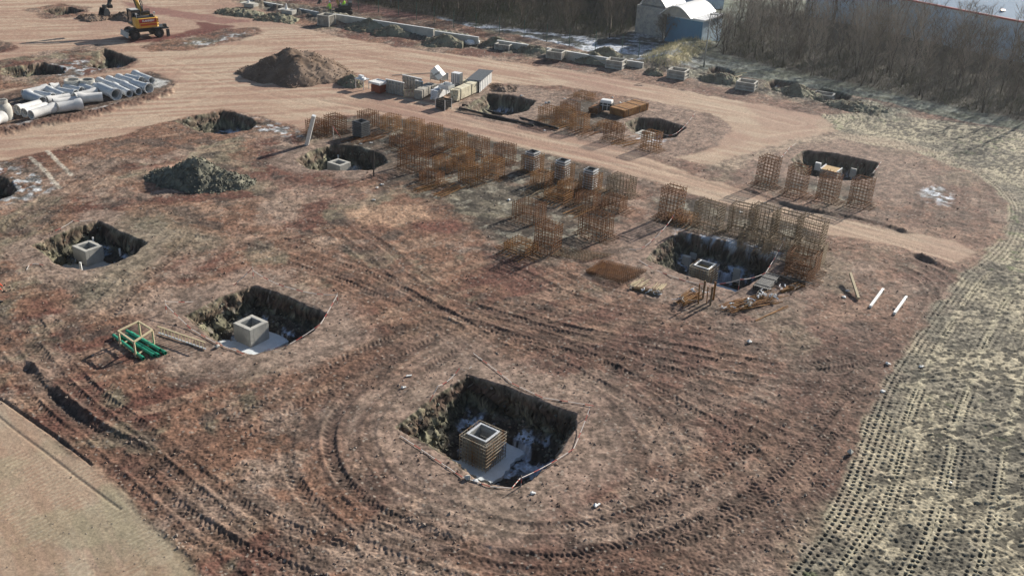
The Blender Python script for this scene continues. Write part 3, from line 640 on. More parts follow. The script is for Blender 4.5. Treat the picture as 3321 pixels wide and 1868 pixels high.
def cage(kind, px, pyb, pyt, label, dz=None, tilt=0):
    pr, h0, used = CAGE[kind]
    if used: o = copy_tree(pr)
    else: o = pr; CAGE[kind][2] = True
    p = gp(px, pyb); h = hgt(px, pyb, pyt, p.z)
    o.location = (p.x, p.y, p.z-.02); s = max(.6, min(1.5, h/h0)); o.scale = (1, 1, s)
    o.rotation_euler = (R_(random.uniform(-1.5, 1.5)), R_(random.uniform(-1.5, 1.5)), YAW+R_(random.uniform(-6, 6))+tilt)
    tag(o, label, 'rebar cage', GRP); return o
CL = [
 ('low', 1030, 437, 388, 'rusty cage beside the leaning steel plank'), ('low', 1088, 425, 372, 'first cage to the right of the leaning plank'),
 ('tall', 1195, 410, 360, 'rusty cage directly behind the black column form'), ('mid', 1268, 420, 373, 'rusty cage two places right of the black column form'),
 ('mid', 1342, 437, 387, 'rusty cage by the road with two white tags'), ('mid', 1402, 457, 405, 'cage third from the black form along the road edge'),
 ('mid', 1478, 480, 426, 'roadside cage with a white tag on its left corner'), ('tall', 1550, 507, 446, 'roadside cage left of the three grey column forms, second away'),
 ('tall', 1636, 528, 466, 'tall rusty cage immediately left of the first grey column form'), ('wide', 2013, 628, 570, 'grey brown cage just right of the last grey column form'),
 ('low', 1300, 478, 440, 'dark cage in the shade of the roadside row, second row'),
 ('low', 1368, 492, 452, 'second row cage with sunlit diagonal bars near the white litter'), ('big', 1340, 545, 482, 'large rusty cage at the front right of the small sunken pier'),
 ('mid', 1440, 552, 508, 'cage behind the long loose bars pointing left'), ('low', 1400, 590, 555, 'low cage with long sunlit starter bars at the left front'),
 ('mid', 1502, 540, 482, 'cage with a white tag in the middle of the crowded group'),
 ('mid', 1525, 592, 530, 'cage at the left edge of the pale slab'), ('mid', 1598, 575, 510, 'cage with a white tag in front of the first grey form'),
 ('mid', 1756, 604, 555, 'cage with a white tag between the first two grey forms'), ('mid', 1845, 628, 590, 'cage in front of the second grey column form'),
 ('big', 1715, 712, 655, 'rusty cage standing on the right corner of the pale slab'), ('flat', 1810, 650, 615, 'red brown flat cage with a hanging white tag'),
 ('low', 1905, 665, 625, 'low cage in front of the third grey column form'),
 ('low', 1990, 680, 635, 'low cage with sunlit feet right of the third grey form'), ('big', 1930, 765, 690, 'broad brown cage with thin bars right of the front lone cage'),
 ('tall', 1775, 812, 722, 'lone cage nearest the camera with tall pale front bars'), ('flat', 1690, 815, 780, 'flat rusty mat at the left of the front lone cage'),
 ('tall', 2172, 712, 604, 'tall square cage standing alone against the road'), ('flat', 2215, 715, 690, 'flat reddish mat beside the foot of the tall square cage'),
 ('wide', 2292, 745, 655, 'cage behind the corner of the big square pit'), ('wide', 2405, 755, 664, 'first cage of the tight row by the road at the right'),
 ('wide', 2468, 765, 668, 'second cage of the tight row by the road at the right'), ('wide', 2545, 785, 690, 'third cage of the tight row by the road at the right'),
 ('wide', 2620, 800, 705, 'last cage of the tight row at the road corner'), ('wide', 2440, 800, 745, 'dark cage in the second line of the tight row above the frosty pit rim'),
 ('wide', 2530, 830, 770, 'dark cage in the second line near the tape post'), ('wide', 2622, 850, 780, 'grey cage in the second line at the right end'),
 ('big', 2600, 880, 815, 'rusty cage above the black bundles at the right end'), ('low', 2590, 905, 860, 'lowest rusty cage right of the big pit'),
 ('tall', 2482, 605, 506, 'leftmost cage of the four behind the road at the right'), ('tall', 2578, 632, 535, 'second cage of the four behind the road in front of the brown box'),
 ('tall', 2680, 650, 560, 'third cage of the four behind the road at the right'), ('tall', 2785, 665, 575, 'rightmost cage of the four behind the road'),
 ('mid', 1776, 396, 345, 'far cage at the left of the distant group by the black pipes'), ('low', 1848, 368, 330, 'far cage behind the distant group with white litter beside it'),
 ('mid', 1880, 420, 368, 'far cage in the middle of the distant group'), ('mid', 1830, 400, 345, 'far cage second from the left in the distant group'),
 ('flat', 1895, 300+18, 300, 'small far rusty mat lying beyond the distant group'), ('tall', 1988, 455, 400, 'far cage standing alone left of the far pier, casting a shadow on the road'),
 ('mid', 2110, 485, 425, 'far cage right in front of the far hollow pier'), ('flat', 1975, 415, 395, 'far flat cage with long bars left of the far pier'),
]
CL += [('mid', 1726, 556, 500, 'cage wrapped round the left one of the three grey forms'), ('mid', 1823, 586, 530, 'cage wrapped round the middle one of the three grey forms'), ('mid', 1913, 616, 560, 'cage wrapped round the right one of the three grey forms')]
for kind, px, yb, yt, lb in CL: cage(kind, px, yb, yt, lb)

# grey column forms inside cages
def column_form(px, pyb, pyt, label, w=.85, key='gal_d', withc=True):
    p = gp(px, pyb); h = hgt(px, pyb, pyt, p.z)
    o = thing('column_form', label, 'column formwork', p, YAW+R_(random.uniform(-3, 3)), 'grey steel column forms')
    t = .07; mb = MB()
    for sx, sy, lx, ly in ((0, 1, w, t), (0, -1, w, t), (1, 0, t, w-2*t), (-1, 0, t, w-2*t)): mb.box((sx*(w-t)/2, sy*(w-t)/2, h/2), (lx, ly, h))
    mb.build('form_panel', M['form'], o, bevel=.01)
    n = 8
    for k in range(n):
        z = .15+(h-.25)*k/(n-1); c = MB()
        for sx, sy, lx, ly in ((0, 1, w+.2, .08), (0, -1, w+.2, .08), (1, 0, .08, w+.04), (-1, 0, .08, w+.04)): c.box((sx*(w+.10)/2, sy*(w+.10)/2, z), (lx, ly, .10))
        c.build('steel_waler', M[key], o, bevel=.008)
    return o
column_form(1172, 442, 392, 'dark grey column form with a white disc at the left end of the cages', .95, 'form')
column_form(1725, 552, 490, 'first of three grey column forms beside the haul road, left one', .74, 'gal')
column_form(1822, 582, 518, 'middle one of three bright ribbed column forms beside the haul road', .74, 'gal')
column_form(1912, 612, 547, 'right one of three bright ribbed column forms beside the haul road', .74, 'gal')

# pier formwork with a cage around it, standing in pits
def caged_form(px, py, z, h, label, w=1.35, cw=1.75, key='gal_d', fill=False):
    c = G(px, py, z+h); o = thing('caged_pier_form', label, 'pier formwork', (c.x, c.y, z), YAW, 'pier forms with cages in the pits')
    mb = MB()
    n = 5
    for k in range(n):
        zz = h*(k+.5)/n
        for sx, sy, lx, ly in ((0, 1, w, .06), (0, -1, w, .06), (1, 0, .06, w-.12), (-1, 0, .06, w-.12)):
            mb.box((sx*(w-.06)/2, sy*(w-.06)/2, zz), (lx, ly, h/n-.03))
    mb.build('form_boards', M[key], o, bevel=.008)
    rm = MB()
    for sx in (-1, 1): rm.box((sx*w/2, 0, h+.03), (.12, w+.1, .07))
    for sy in (-1, 1): rm.box((0, sy*w/2, h+.03), (w-.13, .10, .06))
    rm.build('top_rim', M['gal'], o, bevel=.01)
    if fill: f = MB(); f.box((0, 0, h-.22), (w-.13, w-.13, .03)); f.build('ply_lid', M['tan'], o)
    cg = MB()
    for q in (-cw/2, -cw/2+.16):
        qq = -q
        for k in range(9):
            f = -qq+2*qq*k/8
            for s_ in (-1, 1): cg.bar((f, s_*qq, 0), (f, s_*qq, h-.05), .024); cg.bar((s_*qq, f, 0), (s_*qq, f, h-.05), .024)
    cg.build('cage_bars', M['bar_grey'], o)
    for k in range(8):
        st = MB(); z0 = .12+(h-.16)*k/7
        for qq in (cw/2+.02, cw/2-.14):
            for P0, P1 in (((-qq, -qq), (qq, -qq)), ((qq, -qq), (qq, qq)), ((qq, qq), (-qq, qq)), ((-qq, qq), (-qq, -qq))): st.bar((*P0, 0), (*P1, 0), .024)
        st.build('stirrup', M['bar_grey'], o).location = (0, 0, z0)
    return o
caged_form(1567, 1404, -2.22, 1.55, 'open board formwork wrapped in a bar cage in the nearest pit', 1.1, 1.65)
caged_form(2285, 860, -2.08, 1.6, 'caged formwork with bright rims in the big pit at the right', 1.05, 1.5, 'conc_d', True)
o = thing('pier_form', 'brown topped form box in the pit behind the four right hand cages', 'pier formwork', G(2690, 580, -1.4), YAW, 'pier forms with cages in the pits')
mb = MB(); mb.box((0, 0, .45), (1.5, 1.5, .9)); mb.build('form_boards', M['wood_w'], o, bevel=.02); mb = MB(); mb.box((0, 0, .92), (1.36, 1.36, .04)); mb.build('ply_lid', M['tan'], o)
mb = MB(); [mb.box((s*.72, 0, .96), (.10, 1.5, .08)) for s in (-1, 1)]; mb.build('top_rim', M['gal'], o)
def panel(px, py, z, w, t, h, rz, key, label, name='form_panel', cat='panel', grp='pale panels standing in the right pit'):
    p = G(px, py, z); o = thing(name, label, cat, p, rz, grp)
    mb = MB(); mb.box((0, 0, h/2), (w, t, h)); mb.build('board', M[key], o, bevel=.012)
    rb = MB(); [rb.box((0, -t/2-.03, h*f), (w, .05, .07)) for f in (.2, .5, .8)]; rb.build('rib', M['gal_d'], o); return o
panel(2222, 872, -2.05, .55, .35, 1.0, YAW, 'conc', 'tall curved grey block standing at the left back of the big pit slab')
panel(2244, 860, -2.05, .5, .12, .95, YAW, 'conc', 'thin grey panel right behind the curved block in the big pit')
panel(2385, 915, -2.05, .5, .15, 1.05, YAW, 'conc', 'leaning grey panel at the right corner of the big pit slab')
panel(2650, 552, -1.3, .5, .3, .7, YAW, 'white', 'small white block in the pit behind the right hand cages')
panel(2764, 575, -1.3, .5, .2, .8, YAW, 'conc', 'pale block with white top at the right of the brown topped box')

# ------------------------------------------------------------------ concrete pipes and rings
def pipe(a, b, r, bell, label, key='pipe'):
    za = zat(*G(*a, r)[:2])+r*1.08; A = G(*a, za); B = G(*b, za); B.z = A.z = za; d = B-A; L = d.length
    Mx = d.to_track_quat('Z', 'Y').to_matrix().to_4x4(); q = r*.78; R = r*1.2; bl = min(.38, L*.3); n = []
    prof = [(r, bl+.22), (R, bl), (R, .0), (r*1.02, .0), (r*1.0, bl*.55), (q, bl*.55), (q, L), (r, L)]
    if bell == 'b': prof = [(x, L-z) for x, z in prof][::-1]
    mb = MB(); mb.lathe(prof, 30, Mx)
    o = mb.build('concrete_pipe', M[key], loc=A, smooth=False, bevel=0)
    me = o.data
    for p in me.polygons: p.use_smooth = True
    me.set_sharp_from_angle(angle=R_(35)) if hasattr(me, 'set_sharp_from_angle') else None
    return tag(o, label, 'concrete pipe', 'grey concrete pipes lying in the pipe yard')
PL = [
 ((437, 241), (492, 262), .33, 'a', 'farthest right pipe of the pipe yard, top of the row'), ((411, 251), (459, 263), .33, 'b', 'pipe second from the upper right end of the row'),
 ((383, 252), (438, 268), .31, 'a', 'pipe third from the upper right, touching a wide mouthed one'), ((433, 273), (484, 288), .40, 'b', 'wide mouthed pipe at the right end of the front row'),
 ((352, 258), (398, 273), .31, 'a', 'narrow pipe fourth from the right in the back row'), ((402, 276), (450, 298), .33, 'a', 'front row pipe left of the wide mouthed right end one'),
 ((320, 263), (367, 280), .31, 'a', 'narrow back row pipe right of the second ring'), ((370, 281), (420, 305), .33, 'a', 'front row pipe right of the blue stained pipe'),
 ((289, 274), (328, 286), .31, 'a', 'short looking pipe in front of the ring with dark blocks'), ((322, 284), (378, 308), .44, 'b', 'largest pipe with blue stains and a big round mouth'),
 ((250, 276), (302, 293), .31, 'a', 'pipe running out from under the first ring'), ((211, 283), (265, 295), .29, 'b', 'pipe just in front of the open ring'),
 ((191, 294), (246, 305), .31, 'b', 'pipe in the middle of the yard right of the pale crossing one'), ((157, 292), (207, 312), .31, 'a', 'pipe in the middle with its socket touching the pale back pipe'),
 ((117, 304), (172, 316), .31, 'b', 'middle pipe third from the left'), ((88, 308), (138, 328), .38, 'a', 'leftmost blue grey pipe behind the white front row'),
 ((56, 358), (130, 338), .38, 'a', 'white pipe with mouth facing left, hindmost of three'), ((78, 367), (150, 344), .33, 'a', 'white pipe with mouth facing left, middle of three'),
 ((100, 373), (176, 350), .38, 'b', 'white pipe with mouth facing left, nearest of three'), ((152, 326), (226, 314), .30, 'a', 'white pipe pointing right behind the front ones, left'),
 ((172, 334), (250, 324), .31, 'a', 'white pipe squeezed between the two front pipes'), ((186, 350), (264, 338), .42, 'b', 'thick white pipe with a socket at its right end'),
 ((241, 313), (311, 297), .30, 'b', 'white pipe crossing behind the right front pipe'), ((252, 320), (333, 315), .40, 'a', 'thick white pipe at the right of the white front row'),
 ((76, 305), (152, 287), .33, 'b', 'white pipe at the back left of the pipe yard'), ((163, 285), (192, 281), .33, 'a', 'short white pipe piece at the back of the yard'),
 ((-18, 392), (8, 380), .42, 'b', 'pipe end cut by the left picture edge'),
]
for a, b_, r, bell, lb in PL: pipe(a, b_, r*1.1, bell, lb, 'pipe_w' if b_[1] < a[1] and a[0] < 260 else 'pipe')
def ring(px, py, R, h, label, fill):
    p = G(px, py, h); p.z = zat(p.x, p.y); o = thing('manhole_ring', label, 'concrete ring', p, 0, 'manhole rings in the pipe yard')
    mb = MB(); mb.lathe([(R, 0), (R, h*.45), (R*.96, h*.5), (R*.96, h), (R*.76, h), (R*.72, 0)], 36); w = mb.build('ring_wall', M['conc'], o, smooth=True)
    w.data.set_sharp_from_angle(angle=R_(35))
    if fill:
        f = MB()
        for k in range(9): a = k*.7; f.box((math.cos(a)*R*.42, math.sin(a)*R*.42, h*.75), (.16, .16, .16), a)
        f.build('rubber_block', M['black'], o)
ring(233, 258, .80, .95, 'open concrete manhole ring behind the pipes', False)
ring(281, 257, .74, .95, 'concrete manhole ring filled with dark blocks', True)
p = G(16, 388, 0); o = thing('chamber_cone', 'bottle shaped concrete chamber at the left picture edge', 'concrete chamber', (p.x, p.y, zat(p.x, p.y)), 0)
mb = MB(); mb.lathe([(.72, 0), (.74, 1.0), (.62, 1.3), (.48, 1.45), (.50, 1.75), (.40, 1.75), (.38, 1.4), (.6, 1.0), (.6, 0)], 32); w = mb.build('chamber_wall', M['conc'], o, smooth=True); w.data.set_sharp_from_angle(angle=R_(40))

# ------------------------------------------------------------------ wheeled excavator
def wheel(parent, c, r, w, axis_y=True, name='wheel'):
    Mx = Matrix.Translation(c) @ Matrix.Rotation(R_(90), 4, 'X')
    mb = MB(); mb.lathe([(r*.5, -w/2), (r*.93, -w/2), (r, -w*.32), (r, w*.32), (r*.93, w/2), (r*.5, w/2)], 26, Mx)
    for k in range(18):
        a = 2*math.pi*k/18; mb.bar(Vector(c)+Vector((math.cos(a)*r, -w*.45, math.sin(a)*r)), Vector(c)+Vector((math.cos(a+.12)*r, w*.45, math.sin(a+.12)*r)), .05)
    o = mb.build(name, M['tyre'], parent); h = MB(); h.lathe([(0.02, -w*.36), (r*.3, -w*.42), (r*.5, -w*.30), (r*.5, w*.30), (r*.3, w*.42), (.02, w*.36)], 20, Mx)
    h.build('rim', M['rim'], o); return o
p1 = G(428, 124, 0); p2 = G(508, 116, 0); mid = (p1+p2)/2; ax = math.atan2((p2-p1).y, (p2-p1).x)
ex = thing('wheeled_excavator', 'yellow wheeled excavator with red rear panel, bucket arm raised, on the far haul road', 'excavator', (mid.x, mid.y, 0), ax); ex.scale = (1.06, 1.06, 1.06)
# local x = chassis axis to the photo's right, y = away from camera
mb = MB(); mb.box((0, 0, .85), (3.0, .95, .45)); mb.box((-1.3, 0, .62), (.35, 1.7, .3)); mb.box((1.3, 0, .62), (.35, 1.7, .3)); mb.box((0, 0, 1.12), (1.3, 1.2, .14))
mb.build('chassis', M['dgrey'], ex, bevel=.03)
for sx in (-1.35, 1.35):
    for sy in (-1.0, 1.0): wheel(ex, Vector((sx, sy, .52)), .52, .52)
mb = MB(); mb.box((-2.15, 0, .55), (.10, 2.4, .62), M=Matrix.Rotation(.2, 3, 'Y')); mb.box((-1.8, .5, .6), (.6, .12, .12)); mb.box((-1.8, -.5, .6), (.6, .12, .12)); mb.build('dozer_blade', M['mgrey'], ex, bevel=.02)
mb = MB(); mb.box((2.1, 0, .95), (.9, 2.0, .14)); mb.box((2.35, -1.1, .45), (.35, .2, .8)); mb.box((2.35, 1.1, .45), (.35, .2, .8)); mb.box((2.2, -.7, 1.2), (.35, .4, .35)); mb.build('stabiliser', M['dgrey'], ex, bevel=.03)
mb = MB(); mb.box((-1.9, -.95, 1.06), (1.0, .55, .06)); mb.box((1.35, -1.0, 1.14), (1.2, .6, .05)); mb.build('mudguard', M['dgrey'], ex)
up = bpy.data.objects.new('upper_body', None)
up = MB()
up.prism([(-1.25, -1.55), (-1.05, -1.72), (1.05, -1.72), (1.25, -1.55), (1.25, 1.3), (-1.25, 1.3)], 1.3, 1.45)
up.prism([(-1.27, -1.5), (-1.05, -1.78), (1.05, -1.78), (1.27, -1.5), (1.27, -.4), (-1.27, -.4)], 1.45, 2.35)
up.prism([(.1, -.42), (1.25, -.42), (1.25, 1.0), (.1, 1.0)], 1.45, 2.2)
ub = up.build('upper_body', M['yellow'], ex, bevel=.08)
mb = MB(); mb.box((0, -.95, 2.38), (1.9, 1.0, .16)); mb.box((-.7, -.5, 2.45), (.5, .4, .25)); mb.box((.75, -.9, 2.5), (.35, .45, .22)); mb.build('engine_cover', M['black'], ub, bevel=.04)
mb = MB(); mb.box((0, -1.795, 2.10), (1.95, .03, .42)); mb.box((1.17, -1.64, 2.1), (.03, .2, .42)); mb.build('red_panel', M['mred'], ub)
mb = MB(); mb.box((.05, -1.797, 1.68), (1.8, .03, .22)); mb.build('warning_stripe', M['ored'], ub)
for sx in (-1.0, 1.0):
    mb = MB(); mb.bar((sx, -1.2, 2.35), (sx, -1.2, 2.75), .05); mb.box((sx, -1.2, 2.8), (.2, .12, .16)); mb.build('work_lamp', M['white'], ub)
for q in (-.3, .3):
    mb = MB(); mb.lathe([(.01, 0), (.05, 0), (.05, .02), (.01, .02)], 10, Matrix.Translation((1.16, -1.70, 1.75+q*.4)) @ Matrix.Rotation(R_(90), 4, 'X')); mb.build('round_lamp', M['black'], ub)
fc_ = bpy.data.curves.new('name_lettering', 'FONT'); fc_.body = 'FLANNERY'; fc_.size = .30; fc_.extrude = .004; fc_.align_x = 'CENTER'; fc_.align_y = 'CENTER'; fc_.offset = .012
tob = bpy.data.objects.new('tmp', fc_); C.objects.link(tob); dg = bpy.context.evaluated_depsgraph_get(); tm = bpy.data.meshes.new_from_object(tob.evaluated_get(dg)); bpy.data.objects.remove(tob)
to = bpy.data.objects.new('name_lettering', tm); C.objects.link(to); to.parent = ub; to.location = (.05, -1.82, 2.10); to.rotation_euler = (R_(90), 0, 0); to.scale = (.93, 1, 1); tm.materials.clear(); tm.materials.append(M['white'])
cb = MB()
for x0 in (-1.22, -.28):
    for y0 in (-.3, 1.15): cb.bar((x0, y0, 1.45), (x0, y0+(-.05 if y0 > 0 else 0), 2.95), .09)
cb.box((-.75, .42, 2.98), (1.06, 1.5, .09)); cb.box((-.75, .42, 1.5), (1.04, 1.5, .15)); cb.box((-.75, -.3, 1.9), (1.0, .06, .7))
cab = cb.build('cab', M['black'], ex, bevel=.02)
mb = MB(); mb.box((-.75, .42, 2.35), (.88, 1.3, 1.1)); mb.build('cab_glass', M['glassd'], cab)
mb = MB(); mb.box((-.75, .42, 3.05), (.8, 1.1, .03)); mb.build('cab_roof', M['mgrey'], cab)
# boom rises away from the camera, stick folds back down at the left
b0 = Vector((.35, 1.0, 1.9)); b1 = Vector((.2, 2.7, 4.3)); b2 = Vector((-.5, 4.1, 5.4)); b3 = Vector((-2.1, 3.9, 3.7)); 
mb = MB(); mb.bar(b0, b1, .42, .42, w2=.42); mb.bar(b1, b2, .42, w2=.30); bo = mb.build('boom', M['yellow'], ex, bevel=.04)
mb = MB(); mb.bar(b0+Vector((.25, 0, .3)), b1+Vector((.28, -.4, .1)), .13, n=8); mb.bar(b0+Vector((-.3, 0, .2)), b1+Vector((-.28, -.5, -.1)), .13, n=8); mb.build('hydraulic_ram', M['black'], bo)
mb = MB(); mb.tube([b0+Vector((.2, .1, .4)), b0+Vector((.4, .7, 1.5)), b1+Vector((.1, -.2, .6)), b1+Vector((0, .5, .7)), b2+Vector((0, 0, .3))], .05, 6); mb.tube([b0+Vector((.1, .1, .4)), b0+Vector((.2, .7, 1.6)), b1+Vector((-.1, -.2, .7)), b2+Vector((-.1, 0, .35))], .05, 6); mb.build('hose', M['black'], bo)
mb = MB(); mb.bar(b2+Vector((.3, .1, .2)), b3, .34, w2=.22); st = mb.build('dipper_arm', M['yellow'], ex, bevel=.03)
mb = MB(); mb.box(b3+Vector((0, 0, -.1)), (.35, .45, .4)); mb.bar(b3, b3+Vector((-.2, -.1, -.7)), .3); mb.box(b3+Vector((-.15, -.1, -.8)), (.55, .6, .35)); mb.build('quick_coupler', M['black'], st, bevel=.03)
mb = MB(); mb.box((.75, 1.2, 2.1), (1.0, .6, .9)); [mb.bar((.35+.14*k, .95, 1.7), (.35+.14*k, .9, 2.9), .05) for k in range(7)]; mb.build('tool_rack', M['black'], ex)
# loose excavator bucket on a pile
p = gp(326, 58); o = thing('digger_bucket', 'dark digger bucket with a bright edge lying on the soil behind the wheeled excavator', 'bucket', p, ax+.3)
mb = MB(); pr = [(0, 0), (.9, .05), (1.15, .5), (.95, 1.0), (.45, 1.15)]
for s_ in (-.55, .55): mb.prism(pr, s_-.02, s_+.02, Matrix.Rotation(R_(90), 4, 'X'))
for a_, b_ in zip(pr[:-1], pr[1:]): mb.bar((a_[0], 0, a_[1]), (b_[0], 0, b_[1]), .05, 1.12) if False else mb.prism([(a_[0], a_[1]), (b_[0], b_[1]), (b_[0]-.03, b_[1]+.04), (a_[0], a_[1]+.04)], -.55, .55, Matrix.Rotation(R_(90), 4, 'X'))
mb.build('bucket_shell', M['dgrey'], o, bevel=.01); mb = MB(); mb.box((.02, 0, .1), (.08, 1.15, .25)); mb.build('cutting_edge', M['gal'], o); mb = MB(); mb.box((.75, 0, 1.25), (.35, .5, .5)); mb.build('bucket_ear', M['black'], o, bevel=.04)

# ------------------------------------------------------------------ people
def person(label, p, rz, h, jacket, legs, helmet=True, pose='stand', arm=(.25, .1)):
    o = thing('person', label, 'person', p, rz); s = h/1.78; sit = pose == 'sit'
    V = []; E = []; Rr = []
    def add(pt, r, par=None):
        V.append(tuple(Vector(pt)*s)); Rr.append((r*s, r*s*.85)); 
        if par is not None: E.append((par, len(V)-1))
        return len(V)-1
    pz = .93 if not sit else .5
    pel = add((0, 0, pz), .155); sp = add((0, .01, pz+.25), .145, pel); ch = add((0, .0, pz+.45), .17, sp); nk = add((0, .01, pz+.60), .065, ch)
    hd = add((0, .03, pz+.70), .085, nk); add((0, .03, pz+.80), .07, hd)
    for sx in (-1, 1):
        sh = add((sx*.19, 0, pz+.50), .07, ch); el = add((sx*(.24+arm[0]*.2), .05+arm[1], pz+.25), .05, sh); wr = add((sx*.25, .12+arm[1]*2, pz+.06), .035, el)
        pm = add((sx*.25, .15+arm[1]*2, pz-.02), .035, wr)
        for f in range(4): add((sx*.25+(f-1.5)*.022, .18+arm[1]*2, pz-.10+abs(f-1.5)*.012), .009, pm)
        add((sx*.22, .20+arm[1]*2, pz-.03), .010, pm)
        hp = add((sx*.10, 0, pz-.06), .10, pel)
        if sit: kn = add((sx*.12, .42, pz-.02), .07, hp); an = add((sx*.12, .45, .10), .045, kn)
        else: kn = add((sx*.12, .03+sx*.05, .50), .068, hp); an = add((sx*.13, -.02-sx*.06, .09), .045, kn)
        add((sx*.13, .14-(0 if sit else sx*.06)+(.4 if sit else 0), .04), .04, an)
    me = bpy.data.meshes.new('body'); me.from_pydata(V, E, []); b_ = bpy.data.objects.new('body', me); C.objects.link(b_); b_.parent = o
    me.materials.append(M[legs]); me.materials.append(M[jacket]); me.materials.append(M['skin'])
    md = b_.modifiers.new('skin', 'SKIN'); lay = me.skin_vertices[0] if me.skin_vertices else None
    if lay is None:
        bm = __import__('bmesh').new(); bm.from_mesh(me); bm.verts.layers.skin.verify(); bm.to_mesh(me); bm.free(); lay = me.skin_vertices[0]
    for i, r in enumerate(Rr): lay.data[i].radius = r
    lay.data[0].use_root = True
    b_.modifiers.new('sub', 'SUBSURF').levels = 1
    dg = bpy.context.evaluated_depsgraph_get(); nm = bpy.data.meshes.new_from_object(b_.evaluated_get(dg)); b_.modifiers.clear(); b_.data = nm
    nm.materials.clear(); [nm.materials.append(M[k]) for k in (legs, jacket, 'skin')]
    for pl in nm.polygons:
        z = pl.center.z/s; hand = z < pz+.03 and abs(pl.center.x/s) > .19
        pl.material_index = 2 if (z > pz+.62 or hand) else (1 if z > pz-.06 else 0); pl.use_smooth = True
    # jacket as a clothing shell
    jk = MB(); prof = [(.185, pz-.08), (.175, pz+.12), (.19, pz+.32), (.20, pz+.47), (.11, pz+.585), (.08, pz+.59), (.16, pz+.45), (.15, pz-.08)]
    jk.lathe([(r*s, z*s) for r, z in prof], 18, Matrix.Diagonal((1.12, .80, 1, 1))); jk.build('jacket', M[jacket], o, smooth=True)
    bt = MB(); bt.lathe([(.192*s, (pz+.08)*s), (.192*s, (pz+.14)*s), (.18*s, (pz+.14)*s), (.18*s, (pz+.08)*s)], 18, Matrix.Diagonal((1.12, .80, 1, 1))); bt.build('reflective_band', M['gal'], o)
    for sx in (-1, 1):
        f = MB(); f.box((sx*.13*s, (.05-(0 if sit else sx*.06)+(.42 if sit else 0))*s, .04*s), (.10*s, .27*s, .09*s)); f.build('boot', M['black'], o, bevel=.02)
    if helmet:
        hm = MB(); hm.lathe([(.001, (pz+.93)*s), (.07*s, (pz+.91)*s), (.115*s, (pz+.84)*s), (.12*s, (pz+.79)*s), (.15*s, (pz+.785)*s), (.10*s, (pz+.79)*s)], 16, Matrix.Translation((0, .03*s, 0))); hm.build('safety_helmet', M['helmet'], o, smooth=True)
    fcs = MB(); fcs.bar((0, .10*s, (pz+.73)*s), (0, .135*s, (pz+.70)*s), .028*s); [fcs.box((sx*.035*s, .105*s, (pz+.755)*s), (.022*s, .01*s, .012*s)) for sx in (-1, 1)]; fcs.box((0, .10*s, (pz+.665)*s), (.05*s, .012*s, .012*s)); fcs.build('face', M['skin'], o)
    return o
def stand(px, py): p = gp(px, py); return p
person('worker in yellow hi vis jacket standing left of the small digger', G(1071, 50, .0)+Vector((0, .0, 0)), 2.6, 1.8, 'hiviz', 'cloth')
person('worker in red hi vis jacket cut off by the left picture edge', stand(-6, 985), -1.2, 1.85, 'hivo', 'cloth')

# ------------------------------------------------------------------ small digger behind the low wall
p = G(1115, 46, 0); dgx = thing('tracked_digger', 'small black tracked digger with tan arm behind the low concrete wall', 'excavator', (p.x, p.y, 0), R_(10))
for s_ in (-.75, .75):
    mb = MB(); mb.prism([(-1.2, .15), (-1.0, 0), (1.0, 0), (1.2, .15), (1.2, .5), (1.0, .62), (-1.0, .62), (-1.2, .5)], -.2, .2, Matrix.Translation((0, s_, 0)) @ Matrix.Rotation(R_(90), 4, 'X')); mb.build('track', M['tyre'], dgx, bevel=.03)
mb = MB(); mb.box((0, 0, .55), (1.2, 1.1, .35)); mb.box((.15, 0, 1.0), (1.7, 1.7, .5)); mb.box((.9, .0, 1.35), (.5, 1.6, .6)); mb.build('upper_body', M['black'], dgx, bevel=.05)
mb = MB(); [mb.bar((x0, y0, 1.2), (x0, y0, 2.5), .08) for x0 in (-.5, .6) for y0 in (-.75, .35)]; mb.box((.05, -.2, 2.42), (1.15, 1.15, .06)); cb2 = mb.build('cab', M['black'], dgx)
mb = MB(); mb.box((.05, -.2, 2.5), (1.35, 1.3, .07)); mb.build('cab_roof', M['white'], cb2, bevel=.03)
mb = MB(); mb.bar((-.6, .3, 1.0), (-1.2, .3, 2.9), .35, w2=.3); mb.bar((-1.2, .3, 2.9), (-2.2, .4, 3.9), .3); bb = mb.build('boom', M['tan'], dgx, bevel=.03)
mb = MB(); mb.bar((-2.1, .4, 3.9), (-3.3, .3, 2.2), .25); ar = mb.build('dipper_arm', M['tan'], dgx, bevel=.03); mb = MB(); mb.prism([(0, 0), (.5, -.1), (.75, -.5), (.5, -.95), (.1, -.9), (.4, -.5)], -.3, .3, Matrix.Translation((-3.7, .3, 2.2)) @ Matrix.Rotation(R_(90), 4, 'X')); mb.build('bucket', M['dgrey'], ar)
mb = MB(); mb.bar((-.45, .3, 1.3), (-1.0, .3, 3.1), .12, n=8); mb.build('hydraulic_ram', M['gal'], bb)
q = Matrix.Rotation(R_(10), 3, 'Z') @ Vector((.1, -.25, .72)); person('driver in a yellow hi vis jacket sitting in the small digger', (p.x+q.x, p.y+q.y, q.z), R_(100), 1.75, 'hiviz', 'cloth', False, 'sit')

